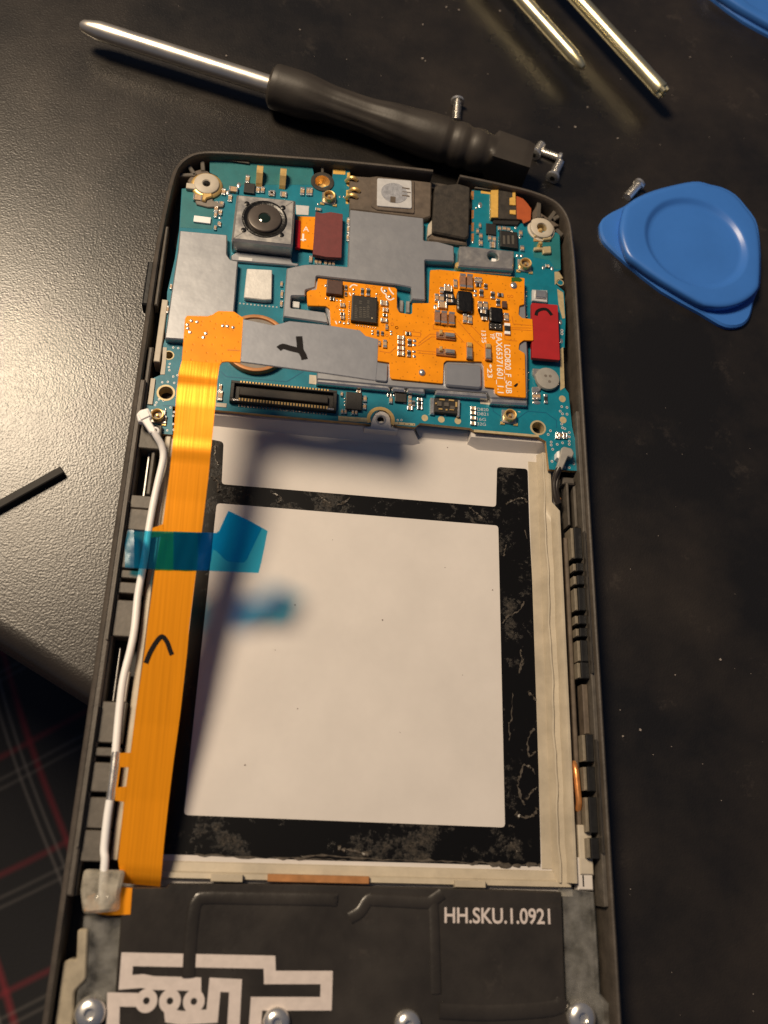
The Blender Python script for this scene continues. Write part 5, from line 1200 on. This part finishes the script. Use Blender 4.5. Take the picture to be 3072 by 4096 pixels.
def screw(head, tip, label, wide=1.25):
    h = Vector((*U(*head, 1.0), 1.0)); t = Vector((*U(*tip, .6), .62)); d_ = (t - h).normalized()
    h.z = wide * .92
    root = empty('screw', (h.x, h.y, 0), label, 'screw', 'loose phone screws')
    bm = bmesh.new(); Ls = (t - h).length
    add_tube(bm, [h - d_ * .05, h + d_ * .1, h + d_ * .55, h + d_ * .8], [wide * .8, wide, wide, wide * .6], 18); bmesh.ops.recalc_face_normals(bm, faces=bm.faces)
    hd = finish('screw_head', bm, 'chrome', root, True)
    bm = bmesh.new(); pts = []; rs = []
    k = 0; s = .7
    while s < Ls: pts.append(h + d_ * s); rs.append(.50 if k % 2 else .80); s += .2; k += 1
    add_tube(bm, pts, rs, 14); bmesh.ops.recalc_face_normals(bm, faces=bm.faces); finish('thread', bm, 'chrome', root, False)
    bm = bmesh.new(); add_tube(bm, [h - d_ * .07, h + d_ * .02], [wide * .42, wide * .42], 6); finish('drive_recess', bm, 'pit', root)
screw((1830, 402), (1824, 488), 'single loose screw standing apart above the screwdriver handle')
screw((2136, 622), (2168, 576), 'loose screw of the trio touching the end of the screwdriver handle', 1.15)
screw((2246, 632), (2166, 604), 'long threaded loose screw forming the top bar of the trio', .95)
screw((2208, 716), (2240, 648), 'loose screw of the trio lying nearest to the phone', 1.25)
screw((2560, 732), (2508, 790), 'loose screw half hidden under the edge of the blue pick', 1.1)

# opening picks
def pick(loc_fn, label):
    out = [(620, 455), (640, 420), (700, 378), (770, 345), (830, 302), (900, 266), (1000, 232), (1150, 197), (1235, 190), (1300, 208), (1375, 226), (1460, 272), (1530, 350), (1588, 430), (1610, 520), (1620, 650), (1616, 820), (1600, 868), (1575, 930), (1560, 1000), (1540, 1050), (1500, 1085), (1430, 1096), (1360, 1076), (1240, 1003), (1000, 868), (790, 700), (690, 610), (640, 555), (622, 500)]
    body = [(775, 346), (830, 305), (900, 269), (1000, 236), (1150, 201), (1235, 194), (1300, 212), (1375, 230), (1460, 276), (1527, 354), (1584, 434), (1606, 520), (1616, 650), (1612, 815), (1596, 866), (1545, 915), (1480, 948), (1400, 966), (1310, 962), (1230, 935), (1000, 800), (860, 700), (800, 650), (768, 580), (750, 500), (755, 430)]
    root = empty('opening_pick', (*loc_fn(*I_(1215, 570, 1)), 0), label, 'pick', 'blue opening picks')
    O1 = [loc_fn(*q) for q in I_.L(out, .9)]; B1 = [loc_fn(*q) for q in I_.L(body, 2.8)]
    bm = bmesh.new(); add_prism(bm, [(p.x, p.y) for p in spline([(*q, 0) for q in O1 + O1[:1]], 2)][:-1], .02, 1.0, 0, .35); finish('pick_blade', bm, 'pick', root, True)
    c = loc_fn(*I_(1218, 568, 2.8)); R0 = math.dist(c, loc_fn(*I_(1530, 590, 2.8)))
    bsm = [(p.x, p.y) for p in spline([(*q, 0) for q in B1 + B1[:1]], 3)][:-1]
    bm = bmesh.new(); n = len(bsm); bsm = ccw(bsm)
    def ringat(scale, z): return [bm.verts.new((c[0] + (x - c[0]) * scale, c[1] + (y - c[1]) * scale, z)) for x, y in bsm]
    def circ(rr, z):
        o_ = []
        for x, y in bsm:
            an = math.atan2(y - c[1], x - c[0]); o_.append(bm.verts.new((c[0] + rr * math.cos(an), c[1] + rr * math.sin(an), z)))
        return o_
    RR = [ringat(.985, .9), ringat(1.0, 1.4), ringat(1.0, 2.35), ringat(.985, 2.62), ringat(.955, 2.78), ringat(.92, 2.8), circ(R0 * 1.03, 2.8), circ(R0 * 1.005, 2.77), circ(R0 * .97, 2.6), circ(R0 * .93, 2.25), circ(R0 * .89, 2.05), circ(R0 * .84, 2.0), circ(R0 * .4, 2.0)]
    for p, q in zip(RR, RR[1:]):
        for j in range(n): k = (j + 1) % n; bm.faces.new((p[j], p[k], q[k], q[j]))
    bm.faces.new(RR[-1]); bmesh.ops.recalc_face_normals(bm, faces=bm.faces); finish('pick_body', bm, 'pick', root, True)
pick(lambda x, y: (x, y), 'blue plastic opening pick with a round thumb dish, right of the phone')
pa, pb = I_(1000, 868, 1), U(2976, 80, 1); off = (pb[0] - pa[0], pb[1] - pa[1])
pick(lambda x, y: (x + off[0], y + off[1]), 'blue plastic opening pick cut off by the top right corner')

a, b = Vector(U(-60, 2050, 1)), Vector(U(250, 1878, 1)); d_ = (b - a).normalized(); n_ = Vector((-d_.y, d_.x)) * .6
o = prism('foam_strip', [tuple(a + n_), tuple(a - n_), tuple(b - n_), tuple(b + n_)], .03, 1.2, 'strip', None, .15)
tag(o, 'thin black foam strip lying on the table at the left edge', 'strip')
# dust and crumbs
bm = bmesh.new(); random.seed(21)
spots = [(1785, 30), (1835, 42), (2000, 45), (905, 225), (1700, 245), (1690, 100), (2235, 510), (2300, 510), (2500, 490), (2470, 555), (2640, 580), (2350, 430), (1640, 450), (1690, 235), (2490, 3000 - 55), (2560, 2920), (2880, 2640), (2480, 2840), (640, 660), (1200, 120), (1400, 60), (2760, 230), (420, 400), (2700, 2700)]
for _ in range(34): spots.append((random.uniform(0, 3072), random.uniform(0, 620)))
for _ in range(22): spots.append((random.uniform(2480, 3072), random.uniform(1350, 4090)))
for k, (u, v) in enumerate(spots):
    x, y = U(u, v, 0); s = random.uniform(.12, .32) if k < 24 else random.uniform(.05, .13)
    a0 = random.uniform(0, 6.28); p = [(x + s * random.uniform(.5, 1) * math.cos(a0 + i * 1.57), y + s * random.uniform(.4, .9) * math.sin(a0 + i * 1.57)) for i in range(4)]
    add_prism(bm, p, .01, .05 + s * .4)
o = finish('table_dust', bm, 'speck', None); tag(o, 'pale dust flecks scattered over the black table', 'dust', kind='stuff')
